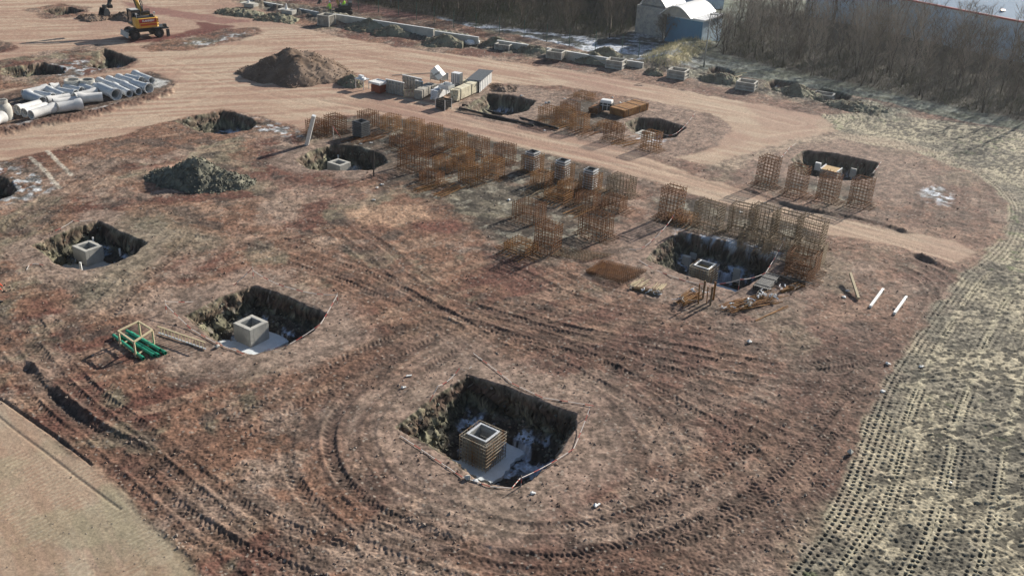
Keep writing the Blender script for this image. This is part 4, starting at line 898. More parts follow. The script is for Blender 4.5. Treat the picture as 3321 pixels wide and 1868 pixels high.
# ------------------------------------------------------------------ low concrete wall, edge forms, fence
def wall_seg(pts, h, label, t=.3):
    P_ = [G(*q) for q in pts]; c = P_[0]; o = thing('low_concrete_wall', label, 'wall', (c.x, c.y, 0), 0, 'low concrete wall segments at the edge of the site')
    mb = MB(); cp = MB()
    for a, b_ in zip(P_[:-1], P_[1:]):
        d = b_-a; L = d.length; m = (a+b_)/2-c; r = math.atan2(d.y, d.x); k = max(1, int(L/6))
        for i in range(k):
            q = a-c+d*((i+.5)/k); mb.box((q.x, q.y, h/2-.2), (L/k-.025, t, h+.4), r)
        cp.box((m.x, m.y, h+.02), (L, t-.03, .04), r)
    mb.build('wall_panel', M['conc'], o, bevel=.01); cp.build('wall_top', M['white'], o); return o
wall_seg([(800, 6), (936, 30)], .35, 'far left stretch of the low concrete wall, half buried')
wall_seg([(972, 40), (1033, 52)], .45, 'short stretch of low wall left of the tall ribbed box form')
wall_seg([(1081, 74), (1407, 124)], 1.1, 'longest stretch of the low concrete wall, below the small digger')
wall_seg([(1411, 125), (1552, 146)], .9, 'stretch of the low wall ending at the heap of white sacks')
wall_seg([(1612, 153), (1712, 168)], .8, 'stretch of the low wall beside the first edge form')
wall_seg([(1773, 180), (1975, 214)], .85, 'stretch of the low wall behind the second edge form')
wall_seg([(2024, 214), (2085, 223)], .65, 'short piece of low wall past the second edge form')
wall_seg([(2121, 217), (2155, 220)], .3, 'last low piece of the wall near the lamp post')
def edge_form(px, pyb, pyt, w, d, label, style):
    p = gp(px, pyb); h = hgt(px, pyb, pyt, p.z)*.93
    o = thing('edge_form', label, 'column base form', (p.x, p.y, p.z-.05), R_(-24) + R_(random.uniform(-4, 4)), 'open box forms along the far edge of the site')
    mb = MB(); t = .06
    for sx, sy, lx, ly in ((0, 1, w, t), (0, -1, w, t), (1, 0, t, d-2*t), (-1, 0, t, d-2*t)): mb.box((sx*(w-t)/2, sy*(d-t)/2, h/2), (lx, ly, h))
    mb.build('form_board', M['wood_w'], o, bevel=.008)
    rm = MB()
    for sx, sy, lx, ly in ((0, 1, w+.24, .12), (0, -1, w+.24, .12), (1, 0, .12, d), (-1, 0, .12, d)): rm.box((sx*(w+.12)/2, sy*(d+.12)/2, h-.04), (lx, ly, .10))
    rm.build('top_rail', M['conc'], o, bevel=.01)
    if style == 'rail':
        for k in (.15, .5):
            r_ = MB()
            for sx, sy, lx, ly in ((0, 1, w+.22, .10), (0, -1, w+.22, .10), (1, 0, .10, d), (-1, 0, .10, d)): r_.box((sx*(w+.11)/2, sy*(d+.11)/2, h*k), (lx, ly, .09))
            r_.build('side_rail', M['conc'], o)
    for sx in (-1, 1):
        for sy in (-1, 1): c = MB(); c.box((sx*(w+.14)/2, sy*(d+.14)/2, h/2), (.12, .12, h-.1)); c.build('corner_post', M['conc'], o)
    st = MB(); n = 6
    for k in range(n):
        f = -w/2+w*(k+.5)/n
        for sy in (-1, 1): st.box((f, sy*(d/2+.035), h*.48), (.09, .07, h*.86))
        f = -d/2+d*(k+.5)/n
        for sx in (-1, 1): st.box((sx*(w/2+.035), f, h*.48), (.07, .09, h*.86))
    if style == 'stud': st.build('studs', M['wood_w'], o)
    return o
edge_form(1060, 82, 44, 1.5, 1.5, 'tall ribbed box form at the far end beside the low wall', 'stud')
edge_form(1635, 160, 139, 1.7, 1.4, 'box form beside the white sacks, second along the edge', 'stud')
edge_form(1803, 188, 162, 1.7, 1.4, 'box form with a small timber crate at its right', 'stud')
edge_form(1996, 221, 190, 1.8, 1.5, 'railed box form at the end of the low wall', 'rail')
edge_form(2198, 253, 222, 1.8, 1.5, 'railed box form below the lamp post', 'rail')
edge_form(2420, 290, 260, 1.8, 1.5, 'box form with loose battens at its left', 'rail')
edge_form(2668, 332, 300, 1.9, 1.4, 'rightmost box form, in front of the end pit', 'rail')
for px, py, lb in ((938, 44, 'small concrete base with a white cone, nearer the road'), (815, 22, 'small concrete base with a white cone, farther left')):
    p = gp(px, py); o = thing('cone_base', lb, 'concrete base', p, R_(-20), 'small bases with cones'); mb = MB(); mb.box((0, 0, .2), (1.6, 1.2, .5)); mb.box((-.6, 0, .46), (1.6, 1.5, .04), .1); mb.build('base_block', M['conc'], o, bevel=.03)
    mb = MB(); mb.lathe([(.001, 1.25), (.06, 1.22), (.17, .54), (.26, .52), (.26, .47), (.001, .47)], 14, Matrix.Translation((-.4, 0, 0))); mb.build('cone', M['white'], o)
for pa, pb, lb in (((2385, 255), (2420, 250), 'loose batten across the corner of the battened form'), ((2378, 268), (2405, 258), 'second loose batten by the battened form'), ((1925, 212), (1970, 212), 'white batten lying before the railed form')):
    a, b_ = gp(*pa, .5), gp(*pb, .5); mb = MB(); mb.bar((0, 0, 0), b_-a, .09, .06); tag(mb.build('batten', M['wood'], loc=a), lb, 'timber batten', 'loose battens')
p = gp(1838, 185); o = thing('timber_crate', 'small pale timber crate beside the third box form', 'crate', p, R_(-20)); mb = MB(); [mb.box((s*.35, 0, .35), (.08, .7, .7)) for s in (-1, 1)]; mb.box((0, 0, .66), (.7, .7, .06)); mb.box((0, 0, .04), (.7, .7, .06)); mb.build('crate_board', M['wood'], o)
# fence in front of the wood
FP = [(930, -10), (1140, 28), (1290, 52), (1450, 88), (1600, 112), (1720, 128), (1860, 155), (2010, 172), (2065, 192), (2120, 202)]
fl = catmull([(*G(*q)[:2],) for q in FP], 6); c0 = Vector((fl[0][0], fl[0][1], 0)); fn = thing('mesh_fence', 'thin green mesh fence on posts in front of the bare wood', 'fence', c0)
s = 0; post = MB(); post.bar((0, 0, -.2), (0, 0, 2.3), .07); pm = None; wr = MB(); last = None
for i in range(len(fl)-1):
    a = Vector((*fl[i], 0)); b_ = Vector((*fl[i+1], 0)); L = (b_-a).length
    for zz in (.1, .6, 1.1, 1.6, 2.1): wr.bar(a-c0+Vector((0, 0, zz)), b_-c0+Vector((0, 0, zz)), .012)
    d = 0.0
    while s+d < (math.floor((s+L)/3.4))*3.4+1e-6 and d < L:
        k = math.ceil(s/3.4+1e-9)*3.4-s+ (d if d else 0)
        if k > L: break
        q = a+(b_-a)*(k/L)-c0
        if pm is None: pm = post.build('fence_post', mat('green_fence_paint', (.05, .12, .09), .6), fn); pm.location = q
        else: o_ = pm.copy(); C.objects.link(o_); o_.parent = fn; o_.location = q
        break
    s += L
wr.build('mesh_wires', M['dgrey'], fn)
# ------------------------------------------------------------------ heaps
def heap(name, label, cat, cpts, hts, R, peak, key, seed, base_px, rocks=None, sx=1.0, sy=1.0, rz=0.0, sharp=1.0):
    """cpts: ridge points (world offsets) with heights; terrain-like mound mesh"""
    c = gp(*base_px); n = 110; xs = np.linspace(-R, R, n); xx, yy_ = np.meshgrid(xs, xs); xx = xx.ravel(); yy_ = yy_.ravel(); z = np.full(xx.size, -5.0)
    ux = xx*math.cos(rz)+yy_*math.sin(rz); uy = -xx*math.sin(rz)+yy_*math.cos(rz)
    for (ax, ay), hh, rr in zip(cpts, hts, peak):
        d = np.hypot((ux-ax)/sx, (uy-ay)/sy)*(1+.12*np.sin(3*np.arctan2(uy-ay, ux-ax)+seed)); zz = hh*(1-(d/rr)); zz = np.where(zz > hh*.82, hh*.82+(zz-hh*.82)*.45, zz); z = np.maximum(z, zz)
    nn = fbm(xx+seed*10, yy_, 1.6, seed, 4); nm = fbm(xx, yy_, .45, seed+5, 3, .6); z = z+(nn-.5)*.7+(nm-.5)*.22*sharp
    ed = np.clip((R-np.maximum(np.abs(xx), np.abs(yy_)))/.6, 0, 1); z = np.where(ed < 1, np.minimum(z, -.3), z); z = np.maximum(z, -.35)
    v = [(float(a), float(b_), float(d)) for a, b_, d in zip(xx, yy_, z)]; f = []
    for j in range(n-1):
        for i in range(n-1):
            k = j*n+i
            if max(z[k], z[k+1], z[k+n], z[k+n+1]) > -.3: f.append((k, k+1, k+n+1, k+n))
    me = bpy.data.meshes.new(name); me.from_pydata(v, [], f); me.materials.append(M[key]); me.polygons.foreach_set('use_smooth', [True]*len(f))
    o = thing(name, label, cat, c); b_ = bpy.data.objects.new('mound', me); C.objects.link(b_); b_.parent = o
    if rocks:
        cnt, smin, smax, rk = rocks; rnd = random.Random(seed); mb = MB()
        for _ in range(cnt):
            for _t in range(20):
                k = rnd.randrange(xx.size)
                if z[k] > -.1: break
            w_ = z[k]/max(hts); 
            if rnd.random() < w_*.7: continue
            add_rock(mb, (xx[k]+rnd.uniform(-.1, .1), yy_[k]+rnd.uniform(-.1, .1), z[k]+.03), rnd.uniform(smin, smax), rnd)
        q = mb.build('rubble', M[rk], o); tag(q, kind='stuff')
    return o
def add_rock(mb, c, r, rnd):
    i0 = len(mb.v); P_ = ((1, 0, 0), (-1, 0, 0), (0, 1, 0), (0, -1, 0), (0, 0, 1), (0, 0, -1)); a = rnd.uniform(0, 6.28); ca, sa = math.cos(a), math.sin(a)
    ti = rnd.uniform(-.7, .7)
    for x, y, z in P_:
        k = r*rnd.uniform(.6, 1.2); x, z = x*math.cos(ti)-z*math.sin(ti), x*math.sin(ti)+z*math.cos(ti); mb.v.append((c[0]+(x*ca-y*sa)*k, c[1]+(x*sa+y*ca)*k, c[2]+z*k*.8))
    for f in ((0, 2, 4), (2, 1, 4), (1, 3, 4), (3, 0, 4), (2, 0, 5), (1, 2, 5), (3, 1, 5), (0, 3, 5)): mb.face([i0+q for q in f])
heap('soil_heap', 'tall brown soil heap with smooth tipped ridges at the haul road junction', 'soil heap', [(-.6, 1.2), (.6, -.6), (-2.2, .2), (2.0, .6), (-3.4, 1.6), (1.0, 2.2)], [2.75, 2.7, 2.2, 2.2, 1.0, 2.5], 7.0, [4.6, 4.1, 3.7, 4.0, 2.4, 4.0], 'heapb', 3, (955, 248), (1500, .03, .11, 'clod'), 1.05, .85, 0, 1.3)
heap('rubble_heap', 'green grey heap of broken rock with a pointed top on the red soil', 'rubble heap', [(-.2, .3), (1.5, .2), (-1.9, .4), (2.6, .3)], [2.05, 1.05, 1.0, .55], 4.9, [2.8, 2.3, 2.3, 1.6], 'rockg', 9, (648, 592), (1500, .05, .15, 'rockg'), 1.05, .8, 0, 1.2)
for k, (bx, by, R, hh, key, lb) in enumerate((
 (410, 62, 3.2, .9, 'heapb', 'low brown soil pile behind the wheeled excavator'), (300, 62, 2.6, .5, 'heapb', 'low dark soil ridge by the loose digger bucket'),
 (1138, 275, 2.0, 1.1, 'mound', 'small steep soil pile at the left end of the formwork yard'), (1632, 288, 2.0, .45, 'heapb', 'dark flat soil pile beside the far dark pit'),
 (1965, 182, 2.6, 1.1, 'mound', 'round grey gravel heap behind the low wall'), (1440, 135, 3.0, .9, 'mound', 'grassy clay lump before the low wall'),
 (1610, 145, 2.4, 1.0, 'mound', 'grassy clay mound left of the second box form'), (1730, 168, 2.6, .9, 'mound', 'frosted clay mound left of the third box form'),
 (1925, 200, 2.8, 1.0, 'mound', 'brown clay mound left of the railed form at the wall end'), (2120, 240, 1.6, .6, 'mound', 'grassy clay mound left of the form below the lamp post'),
 (2345, 262, 3.0, 1.0, 'mound', 'pale clay mound left of the battened form'), (2590, 305, 3.0, 1.0, 'mound', 'clay mound left of the rightmost box form'), (2780, 350, 3.6, .6, 'mound', 'spread of turned clay right of the rightmost box form'),
 (1200, 92, 4.0, 1.3, 'mound', 'dark clay mound below the long low wall'), (1270, 110, 3.0, 1.2, 'mound', 'clay mound with a hollow beside the long wall'), (780, 45, 4.0, .8, 'mound', 'long clay bank at the far left of the wall'),
 (900, 62, 3.4, .8, 'mound', 'clay bank between the cone base and the tall box form'))):
    heap('clay_mound' if key == 'mound' else 'soil_pile', lb, 'mound' if key == 'mound' else 'soil pile', [(0, 0), (R*.35, .1)], [hh, hh*.7], R, [R*.8, R*.6], key, 20+k*7, (bx, by), (160, .04, .13, 'clod'), 1.2, .7, R_(-15), 1.6)

# ------------------------------------------------------------------ formwork yard by the haul road
YZ = R_(-34)
def yb(px, py, pyt=None, h=None):
    p = gp(px, py); hh = h if h else hgt(px, py, pyt, p.z); return p, hh
GY = 'formwork panels stored in the yard by the haul road'
def form_wall(pa, pb, pyt, t, label, key='wood_w', ribs=6):
    a, b_ = gp(*pa), gp(*pb); h = hgt(*pa, pyt, a.z); d = b_-a; L = math.hypot(d.x, d.y); r = math.atan2(d.y, d.x)
    o = thing('formwork_panel', label, 'formwork panel', a, r, GY); mb = MB(); mb.box((L/2, 0, h/2), (L, t, h)); mb.build('face_board', M[key], o, bevel=.01)
    rb = MB(); [rb.box((L*(k+.5)/ribs, -t/2-.04, h/2), (.08, .08, h*.96)) for k in range(ribs)]; rb.build('studs', M['gal_d'], o)
    wl = MB(); [wl.box((L/2, -t/2-.11, h*f), (L*.97, .06, .10)) for f in (.25, .75)]; wl.build('walers', M['wood_w'], o)
    tr = MB(); tr.box((L/2, 0, h+.03), (L+.04, t+.06, .07)); tr.build('top_rail', M['white'], o); return o
form_wall((1252, 300), (1310, 313), 258, .1, 'big grey boarded formwork panel at the front left of the yard')
form_wall((1306, 284), (1368, 298), 244, .1, 'tall white rimmed formwork panel behind the front one')
form_wall((1347, 300), (1371, 305), 262, .12, 'narrow upright grey panel beside the pallet stack', 'gal_d', 3)
o = thing('red_box', 'red brown box with a white tray lid at the left of the yard', 'box', gp(1228, 300), YZ); mb = MB(); mb.box((0, 0, .45), (1.15, 1.0, .75)); mb.build('box_body', M['redbox'], o, bevel=.02)
mb = MB(); mb.box((0, 0, 1.0), (1.5, 1.35, .12)); [mb.box((s*.73, 0, 1.10), (.06, 1.39, .12)) for s in (-1, 1)]; [mb.box((0, s*.66, 1.10), (1.4, .06, .12)) for s in (-1, 1)]; mb.build('tray_lid', M['white'], o, bevel=.01)
o = thing('site_trestle', 'white metal trestle with odds and ends beside the soil pile', 'trestle', gp(1175, 288), YZ)
for sx in (-.55, .55):
    for sy in (-.4, .4): l = MB(); l.box((sx, sy, .5), (.07, .07, 1.0)); l.build('leg', M['gal'], o)
mb = MB(); mb.box((0, 0, 1.02), (1.25, .95, .06)); mb.build('top_plate', M['gal'], o); mb = MB(); mb.box((-.2, .1, 1.2), (.5, .35, .28)); mb.box((.25, 0, 1.12), (.3, .5, .12), .4); mb.build('loose_fittings', M['sheet'], o)
o = thing('pallet_stack', 'stack of grey timber pallets in the middle of the yard', 'pallets', gp(1396, 303), YZ+.1)
for k in range(6):
    mb = MB(); z = k*.16
    for j in range(5): mb.box((-.5+j*.25, 0, z+.13), (.16, 1.1, .025))
    for j in (-.5, 0, .5): mb.box((0, j, z+.06), (1.15, .10, .10))
    mb.build('pallet', M['wood_w'], o)
def stillage(px, py, w, d, h, label, key='gal_d', z0=0.0, rz=None):
    p = gp(px, py); p.z += z0; o = thing('steel_stillage', label, 'metal crate', p, YZ if rz is None else rz, 'metal crates in the yard')
    for sx in (-1, 1):
        for sy in (-1, 1): l = MB(); l.box((sx*w/2, sy*d/2, h/2), (.07, .07, h)); l.build('post', M['gal'], o)
    mb = MB()
    for k in range(4):
        z = .22+(h-.26)*k/3.6
        mb.box((0, -d/2, z), (w-.08, .03, h*.17)); mb.box((0, d/2, z), (w-.08, .03, h*.17)); mb.box((-w/2, 0, z), (.03, d-.08, h*.17)); mb.box((w/2, 0, z), (.03, d-.08, h*.17))
    mb.box((0, 0, .14), (w-.08, d-.08, .05)); mb.build('side_rails', M[key], o); return o
stillage(1424, 272, 1.5, 1.1, .85, 'metal crate carrying a tilted white block at the back of the yard', z0=.35)
o = thing('tilted_block', 'bright white tilted ribbed block on top of the metal crate', 'formwork block', G(1421, 236, 1.9), YZ+.3); mb = MB(); mb.box((0, 0, 0), (1.25, .9, .7), M=Matrix.Rotation(.75, 3, 'Y')); mb.build('block_body', M['white'], o, bevel=.02)
for k in range(4): mb = MB(); mb.box((-.25+.2*k, -.47, -.2+.12*k), (.06, .06, .62), M=Matrix.Rotation(.75, 3, 'Y')); mb.build('rib', M['gal_d'], o)
o = thing('ribbed_box', 'upright pale ribbed box near the back of the yard', 'formwork box', gp(1481, 278), YZ+.15); mb = MB(); mb.box((0, 0, .75), (.95, .8, 1.25)); mb.build('box_body', M['sheet'], o, bevel=.02); mb = MB(); [mb.box((-.38+.25*k, -.43, .75), (.07, .06, 1.25)) for k in range(4)]; [mb.box((.50, -.3+.2*k, .75), (.06, .07, 1.25)) for k in range(4)]; mb.build('rib', M['gal_d'], o)
def bundle(pa, pb, nx_, nz_, bw, bh, label, key, name='beam_bundle', cat='beam bundle', grp='bundles of beams in the yard', z0=.15, jit=.0):
    a, b_ = gp(*pa), gp(*pb); d = b_-a; L = math.hypot(d.x, d.y); r = math.atan2(d.y, d.x); o = thing(name, label, cat, a, r, grp)
    W_ = nx_*bw*1.08
    for j in range(nz_):
        for i in range(nx_):
            mb = MB(); e0, e1 = random.uniform(0, jit), random.uniform(0, jit); mb.box(((L+e0-e1)/2, -W_/2+(i+.5)*bw*1.08, z0+(j+.5)*bh*1.06), (L-e0-e1, bw, bh)); mb.build('beam', M[key], o, bevel=.008)
    mb = MB(); hh = nz_*bh*1.06
    for f in (.15, .62, .9):
        mb = MB(); mb.box((L*f, 0, z0+hh+.015), (.05, W_+.04, .02)); mb.box((L*f, -W_/2-.015, z0+hh/2), (.05, .02, hh)); mb.box((L*f, W_/2+.015, z0+hh/2), (.05, .02, hh)); mb.build('steel_strap', M['dgrey'], o)
    mb = MB(); [mb.box((L*f, 0, z0/2), (.1, W_, z0)) for f in (.1, .85)]; mb.build('bearer', M['wood_w'], o); return o
bundle((1470, 332), (1545, 297), 5, 5, .16, .2, 'long cream bundle of beams running away from the front crate', 'shtm', jit=.3)
bundle((1405, 330), (1455, 300), 4, 5, .17, .18, 'grey white bundle of beams left of the long cream bundle', 'sheet', jit=.25)
bundle((1510, 290), (1575, 258), 5, 2, .16, .16, 'pale beams lying behind the dark roofed long box', 'shtm', z0=.5, jit=.3)
bundle((1355, 325), (1392, 305), 4, 4, .2, .2, 'weathered timber bundle behind the front frame', 'wood_w', jit=.1)
bundle((1440, 300), (1490, 290), 4, 2, .14, .14, 'dark short beams between the cream bundle and the crates', 'dgrey', z0=.3, jit=.2)
stillage(1438, 352, 1.15, 1.0, 1.0, 'dark metal crate standing at the front of the yard', 'black', 0)
stillage(1448, 322, 1.2, 1.0, .6, 'galvanised crate frame on the end of the cream beams', 'gal', .95)
o = thing('frame_panel', 'low open timber frame lying between the front panels', 'timber frame', gp(1310, 318), R_(30)); mb = MB(); [mb.box((.75, 0, z), (1.6, .06, .09)) for z in (.1, .75)]; [mb.box((.05+.35*k, 0, .42), (.07, .06, .6)) for k in range(5)]; mb.build('frame_bars', M['wood'], o)
a = gp(1555, 302); b_ = gp(1594, 268); d = b_-a; o = thing('site_container', 'long white box with a grey flat roof at the right end of the yard', 'storage box', a, math.atan2(d.y, d.x)); Lc = math.hypot(d.x, d.y)
mb = MB(); mb.box((Lc/2, .65, .62), (Lc, 1.3, 1.2)); mb.build('box_body', M['white'], o, bevel=.015); mb = MB(); mb.box((Lc/2, .65, 1.25), (Lc+.08, 1.6, .06)); mb.build('roof_sheet', M['form'], o)
mb = MB(); mb.box((-.015, .65, .6), (.04, 1.2, 1.1)); mb.build('end_door', M['black'], o)
for k in range(7): mb = MB(); mb.box((Lc*(k+.5)/7, -.02, .62), (.05, .05, 1.16)); mb.build('rib', M['sheet'], o)
o = thing('rusty_frame', 'small rust brown trestle frame behind the beams', 'trestle', gp(1440, 296), YZ); mb = MB(); [mb.box((-.5+.25*k, 0, .5), (.06, .06, 1.0)) for k in range(5)]; mb.box((0, 0, 1.0), (1.2, .08, .08)); mb.box((0, 0, .3), (1.2, .08, .08)); mb.build('frame_bars', M['rust_l'], o)
for k, (pa, pb, lb) in enumerate((((1272, 247), (1400, 240), 'long grey pipe lying behind the yard'), ((1114, 255), (1190, 254), 'thin pole lying left of the yard'), ((1205, 303), (1240, 300), 'pale plank in front of the red brown box'))):
    a, b_ = gp(*pa, .08), gp(*pb, .08); mb = MB(); mb.bar((0, 0, 0), b_-a, .09, n=6); tag(mb.build('loose_pole', M['wood_w'], loc=a), lb, 'pole', 'loose poles around the yard')
# steel plank standing on end, posts
def upright(name, label, cat, b, t, w, th, key, z=None, rz=0, grp=None):
    p = gp(*b); tx, ty = t; h = hgt(b[0], b[1], ty, p.z); q = PX(p+Vector((0, 0, h))); px_m = FPX/q[2]; off = (tx-q[0])/px_m
    d = Vector((off, 0, h)); mb = MB(); mb.bar((0, 0, -.1), d, w, th); return tag(mb.build(name, M[key], loc=p, bevel=.006), label, cat, grp)
upright('steel_plank', 'wide galvanised steel plank standing tilted at the left end of the cages', 'plank', (994, 470), (1018, 374), .50, .30, 'gal')
upright('marker_post', 'black marker post with a pale band right of the sunken pier', 'post', (1212, 572), (1211, 488), .10, .10, 'black')
o = thing('tape_stand', 'red and white folding stand beside the leaning plank', 'barrier stand', gp(1083, 455)); mb = MB(); mb.bar((0, 0, 0), (-.05, 0, 1.25), .05); mb.build('leg', M['tape_w'], o); mb = MB(); mb.bar((-.05, 0, 1.25), (.6, .1, .2), .05); mb.build('leg', M['tape_r'], o)
for k, (b_, t_, wd_) in enumerate((((2265, 985), (2269, 922), .07), ((2279, 967), (2287, 911), .11), ((2292, 985), (2296, 930), .06), ((2303, 990), (2311, 930), .11), ((2313, 972), (2321, 915), .11))):
    upright('steel_post', ('thin rusty post at the left of the five upright posts', 'thick rusty post second of the five', 'thin grey post in the middle of the five', 'grey post with a pale tie nearest the camera', 'thick brown post at the right of the five')[k], 'post', b_, t_, wd_, wd_, 'rust_g' if k % 2 else 'rust_l', grp='five upright posts in front of the big pit')
# ------------------------------------------------------------------ barrier tape
def tape(label, pts, z=None, sag=.35, posts=(), hh=.9):
    P_ = [gp(x, y)+Vector((0, 0, hh*hf)) for x, y, hf in pts]; c = gp(pts[0][0], pts[0][1]); o = thing('barrier_tape', label, 'barrier tape', c, 0, 'red and white barrier tapes round the pits')
    mb = MB(); seg = .42; acc = 0
    for a, b_ in zip(P_[:-1], P_[1:]):
        n = max(2, int((b_-a).length/seg)); pr = None
        for k in range(n+1):
            t = k/n; q = a.lerp(b_, t); q.z -= 4*sag*t*(1-t); q.z = max(q.z, zat(q.x, q.y)+.05) if hh < .5 else q.z
            if pr is not None: mb.m = 1 if acc % 3 == 2 else 0; mb.bar(pr-c, q-c, .032, .026); acc += 1
            pr = q
    mb.build('tape', [M['tape_w'], M['tape_r']], o)
    for i in posts:
        q = P_[i]-c; g = gp(pts[i][0], pts[i][1])-c; mb = MB(); mb.bar((q.x, q.y, g.z-.1), (q.x, q.y, q.z+.12), .028); mb.build('pin_post', M['tape_w'], o)
        mb = MB(); mb.bar((q.x, q.y, g.z+.2), (q.x, q.y, g.z+.45), .042); mb.build('red_band', M['tape_r'], o)
    return o
tape('sagging tape along the back left rim of the nearest pit', [(1300, 1416, 0.0), (1330, 1405, .6), (1420, 1270, .7), (1490, 1212, .7), (1530, 1190, 0)], sag=.2, posts=(1,), hh=.5)
tape('tape along the front left and front rim of the nearest pit', [(1300, 1416, .1), (1410, 1490, .1), (1500, 1550, .1), (1590, 1580, .1), (1660, 1585, .1), (1690, 1560, .6)], sag=.0, posts=(), hh=.45)
tape('tape along the right rim of the nearest pit', [(1690, 1577, .8), (1860, 1460, .15), (1910, 1350, .8)], sag=.1, posts=(0, 2), hh=.6)
tape('faint tape on the gravel behind the nearest pit', [(1535, 1148, .1), (1660, 1245, .1), (1760, 1292, .1), (1925, 1318, .1)], sag=.0, hh=.45)
tape('tape behind the pit beside the ladder, left span', [(540, 1015, 1), (700, 990, .55), (822, 905, 1)], sag=.1, posts=(0, 2), hh=.75)
tape('tape behind the pit beside the ladder, right span', [(822, 905, .8), (940, 955, .6), (1095, 985, .8)], sag=.15, posts=(2,), hh=.75)
tape('tape along the right front of the pit beside the ladder', [(1095, 985, .8), (1040, 1070, .5), (940, 1125, .25), (850, 1140, .1)], sag=.05, hh=.75)
tape('tape along the left front of the pit beside the ladder', [(540, 1015, .9), (620, 1070, .1), (700, 1115, .1), (790, 1150, .1)], sag=.0, hh=.6)
tape('white line sagging behind the big right pit, left part', [(2040, 808, .0), (2080, 815, .3), (2140, 780, .8), (2185, 725, 1)], sag=.1, posts=(3,), hh=.8)
tape('tape along the front of the big right pit with a middle post', [(2072, 848, .1), (2180, 900, .1), (2290, 930, .2), (2393, 948, 1), (2480, 905, .5), (2540, 810, 1), (2480, 808, .8)], sag=.12, posts=(3, 5), hh=.9)
tape('white line along the right rim of the far pier pit', [(2145, 460, 1), (2190, 450, .6), (2250, 395, 1)], sag=.2, posts=(0,), hh=.8)
tape('pale line at the corner of the pit behind the four cages', [(2530, 525, .6), (2560, 490, .6), (2580, 475, .5)], sag=.05, hh=.6)
tape('pale line at the right rim of the pit behind the four cages', [(2828, 575, .6), (2855, 538, .6)], sag=.05, hh=.6)
tape('pale tape loop behind the leftmost central pit', [(165, 800, .1), (180, 765, .6), (240, 735, .7), (300, 722, .3)], sag=.05, hh=.6)
tape('wire loop hanging over the frosty pit wall at the left', [(262, 798, .1), (275, 765, 1), (310, 755, 1.2), (340, 768, .2)], sag=-.1, hh=.8)
tape('curl of white line lying at the left pit rim', [(86, 878, .1), (95, 862, .1), (115, 858, .2), (140, 862, .1)], sag=0, hh=.3)
# ------------------------------------------------------------------ green pipes in a timber frame, ladder
fr = [gp(*q) for q in ((391, 1122), (441, 1158), (500, 1118), (456, 1090))]
o = thing('pipe_rack', 'pale timber rack frame standing round the green pipes', 'pipe rack', fr[1]); c = fr[1]; hh = hgt(441, 1158, 1109, c.z)
for q in fr: mb = MB(); mb.box((q.x-c.x, q.y-c.y, hh/2), (.09, .09, hh)); mb.build('leg', M['wood'], o, bevel=.006)
for a, b_ in zip(fr, fr[1:]+fr[:1]): mb = MB(); mb.bar(a-c+Vector((0, 0, hh)), b_-c+Vector((0, 0, hh)), .10, .07); mb.build('top_rail', M['wood'], o)
for a, b_ in ((fr[0], fr[3]), (fr[1], fr[2])): mb = MB(); mb.bar(a-c+Vector((0, 0, .08)), b_-c+Vector((0, 0, .08)), .09, .07); mb.build('bottom_rail', M['wood'], o)
for k, (pa, pb, r, z, lb) in enumerate((((368, 1092), (466, 1168), .085, .1, 'leftmost green pipe, lying apart at the front'), ((395, 1093), (500, 1158), .085, .1, 'green pipe left in the bundle of four'), ((408, 1090), (515, 1158), .085, .1, 'green pipe beside the left one of the bundle, bottom'), ((412, 1083), (520, 1146), .085, .2, 'green pipe lying on top of the bundle'), ((425, 1083), (538, 1150), .085, .1, 'rightmost green pipe of the bundle'))):
    a = gp(*pa, z); b_ = gp(*pb, z); d = b_-a; L = d.length; Mx = d.to_track_quat('Z', 'Y').to_matrix().to_4x4()
    mb = MB(); mb.lathe([(r, 0), (r, L-.3), (r*1.14, L-.28), (r*1.14, L), (r*.92, L), (r*.9, 0)], 18, Mx); q = mb.build('green_pipe', M['green'], loc=a, smooth=True); q.data.set_sharp_from_angle(angle=R_(35)); tag(q, lb, 'plastic pipe', 'green plastic pipes in the timber frame')
a, b_ = gp(515, 1083, .06), gp(668, 1135, .06); d = b_-a; L = d.length; o = thing('ladder', 'pale aluminium ladder standing on its side beside the pit', 'ladder', a, math.atan2(d.y, d.x))
for z in (.02, .42): mb = MB(); mb.box((L/2, 0, z), (L, .09, .045)); mb.build('rail', M['wood' if z > .1 else 'gal'], o)
for k in range(13): mb = MB(); mb.bar((.2+(L-.4)*k/12, 0, .02), (.2+(L-.4)*k/12, 0, .42), .035); mb.build('rung', M['wood'], o)
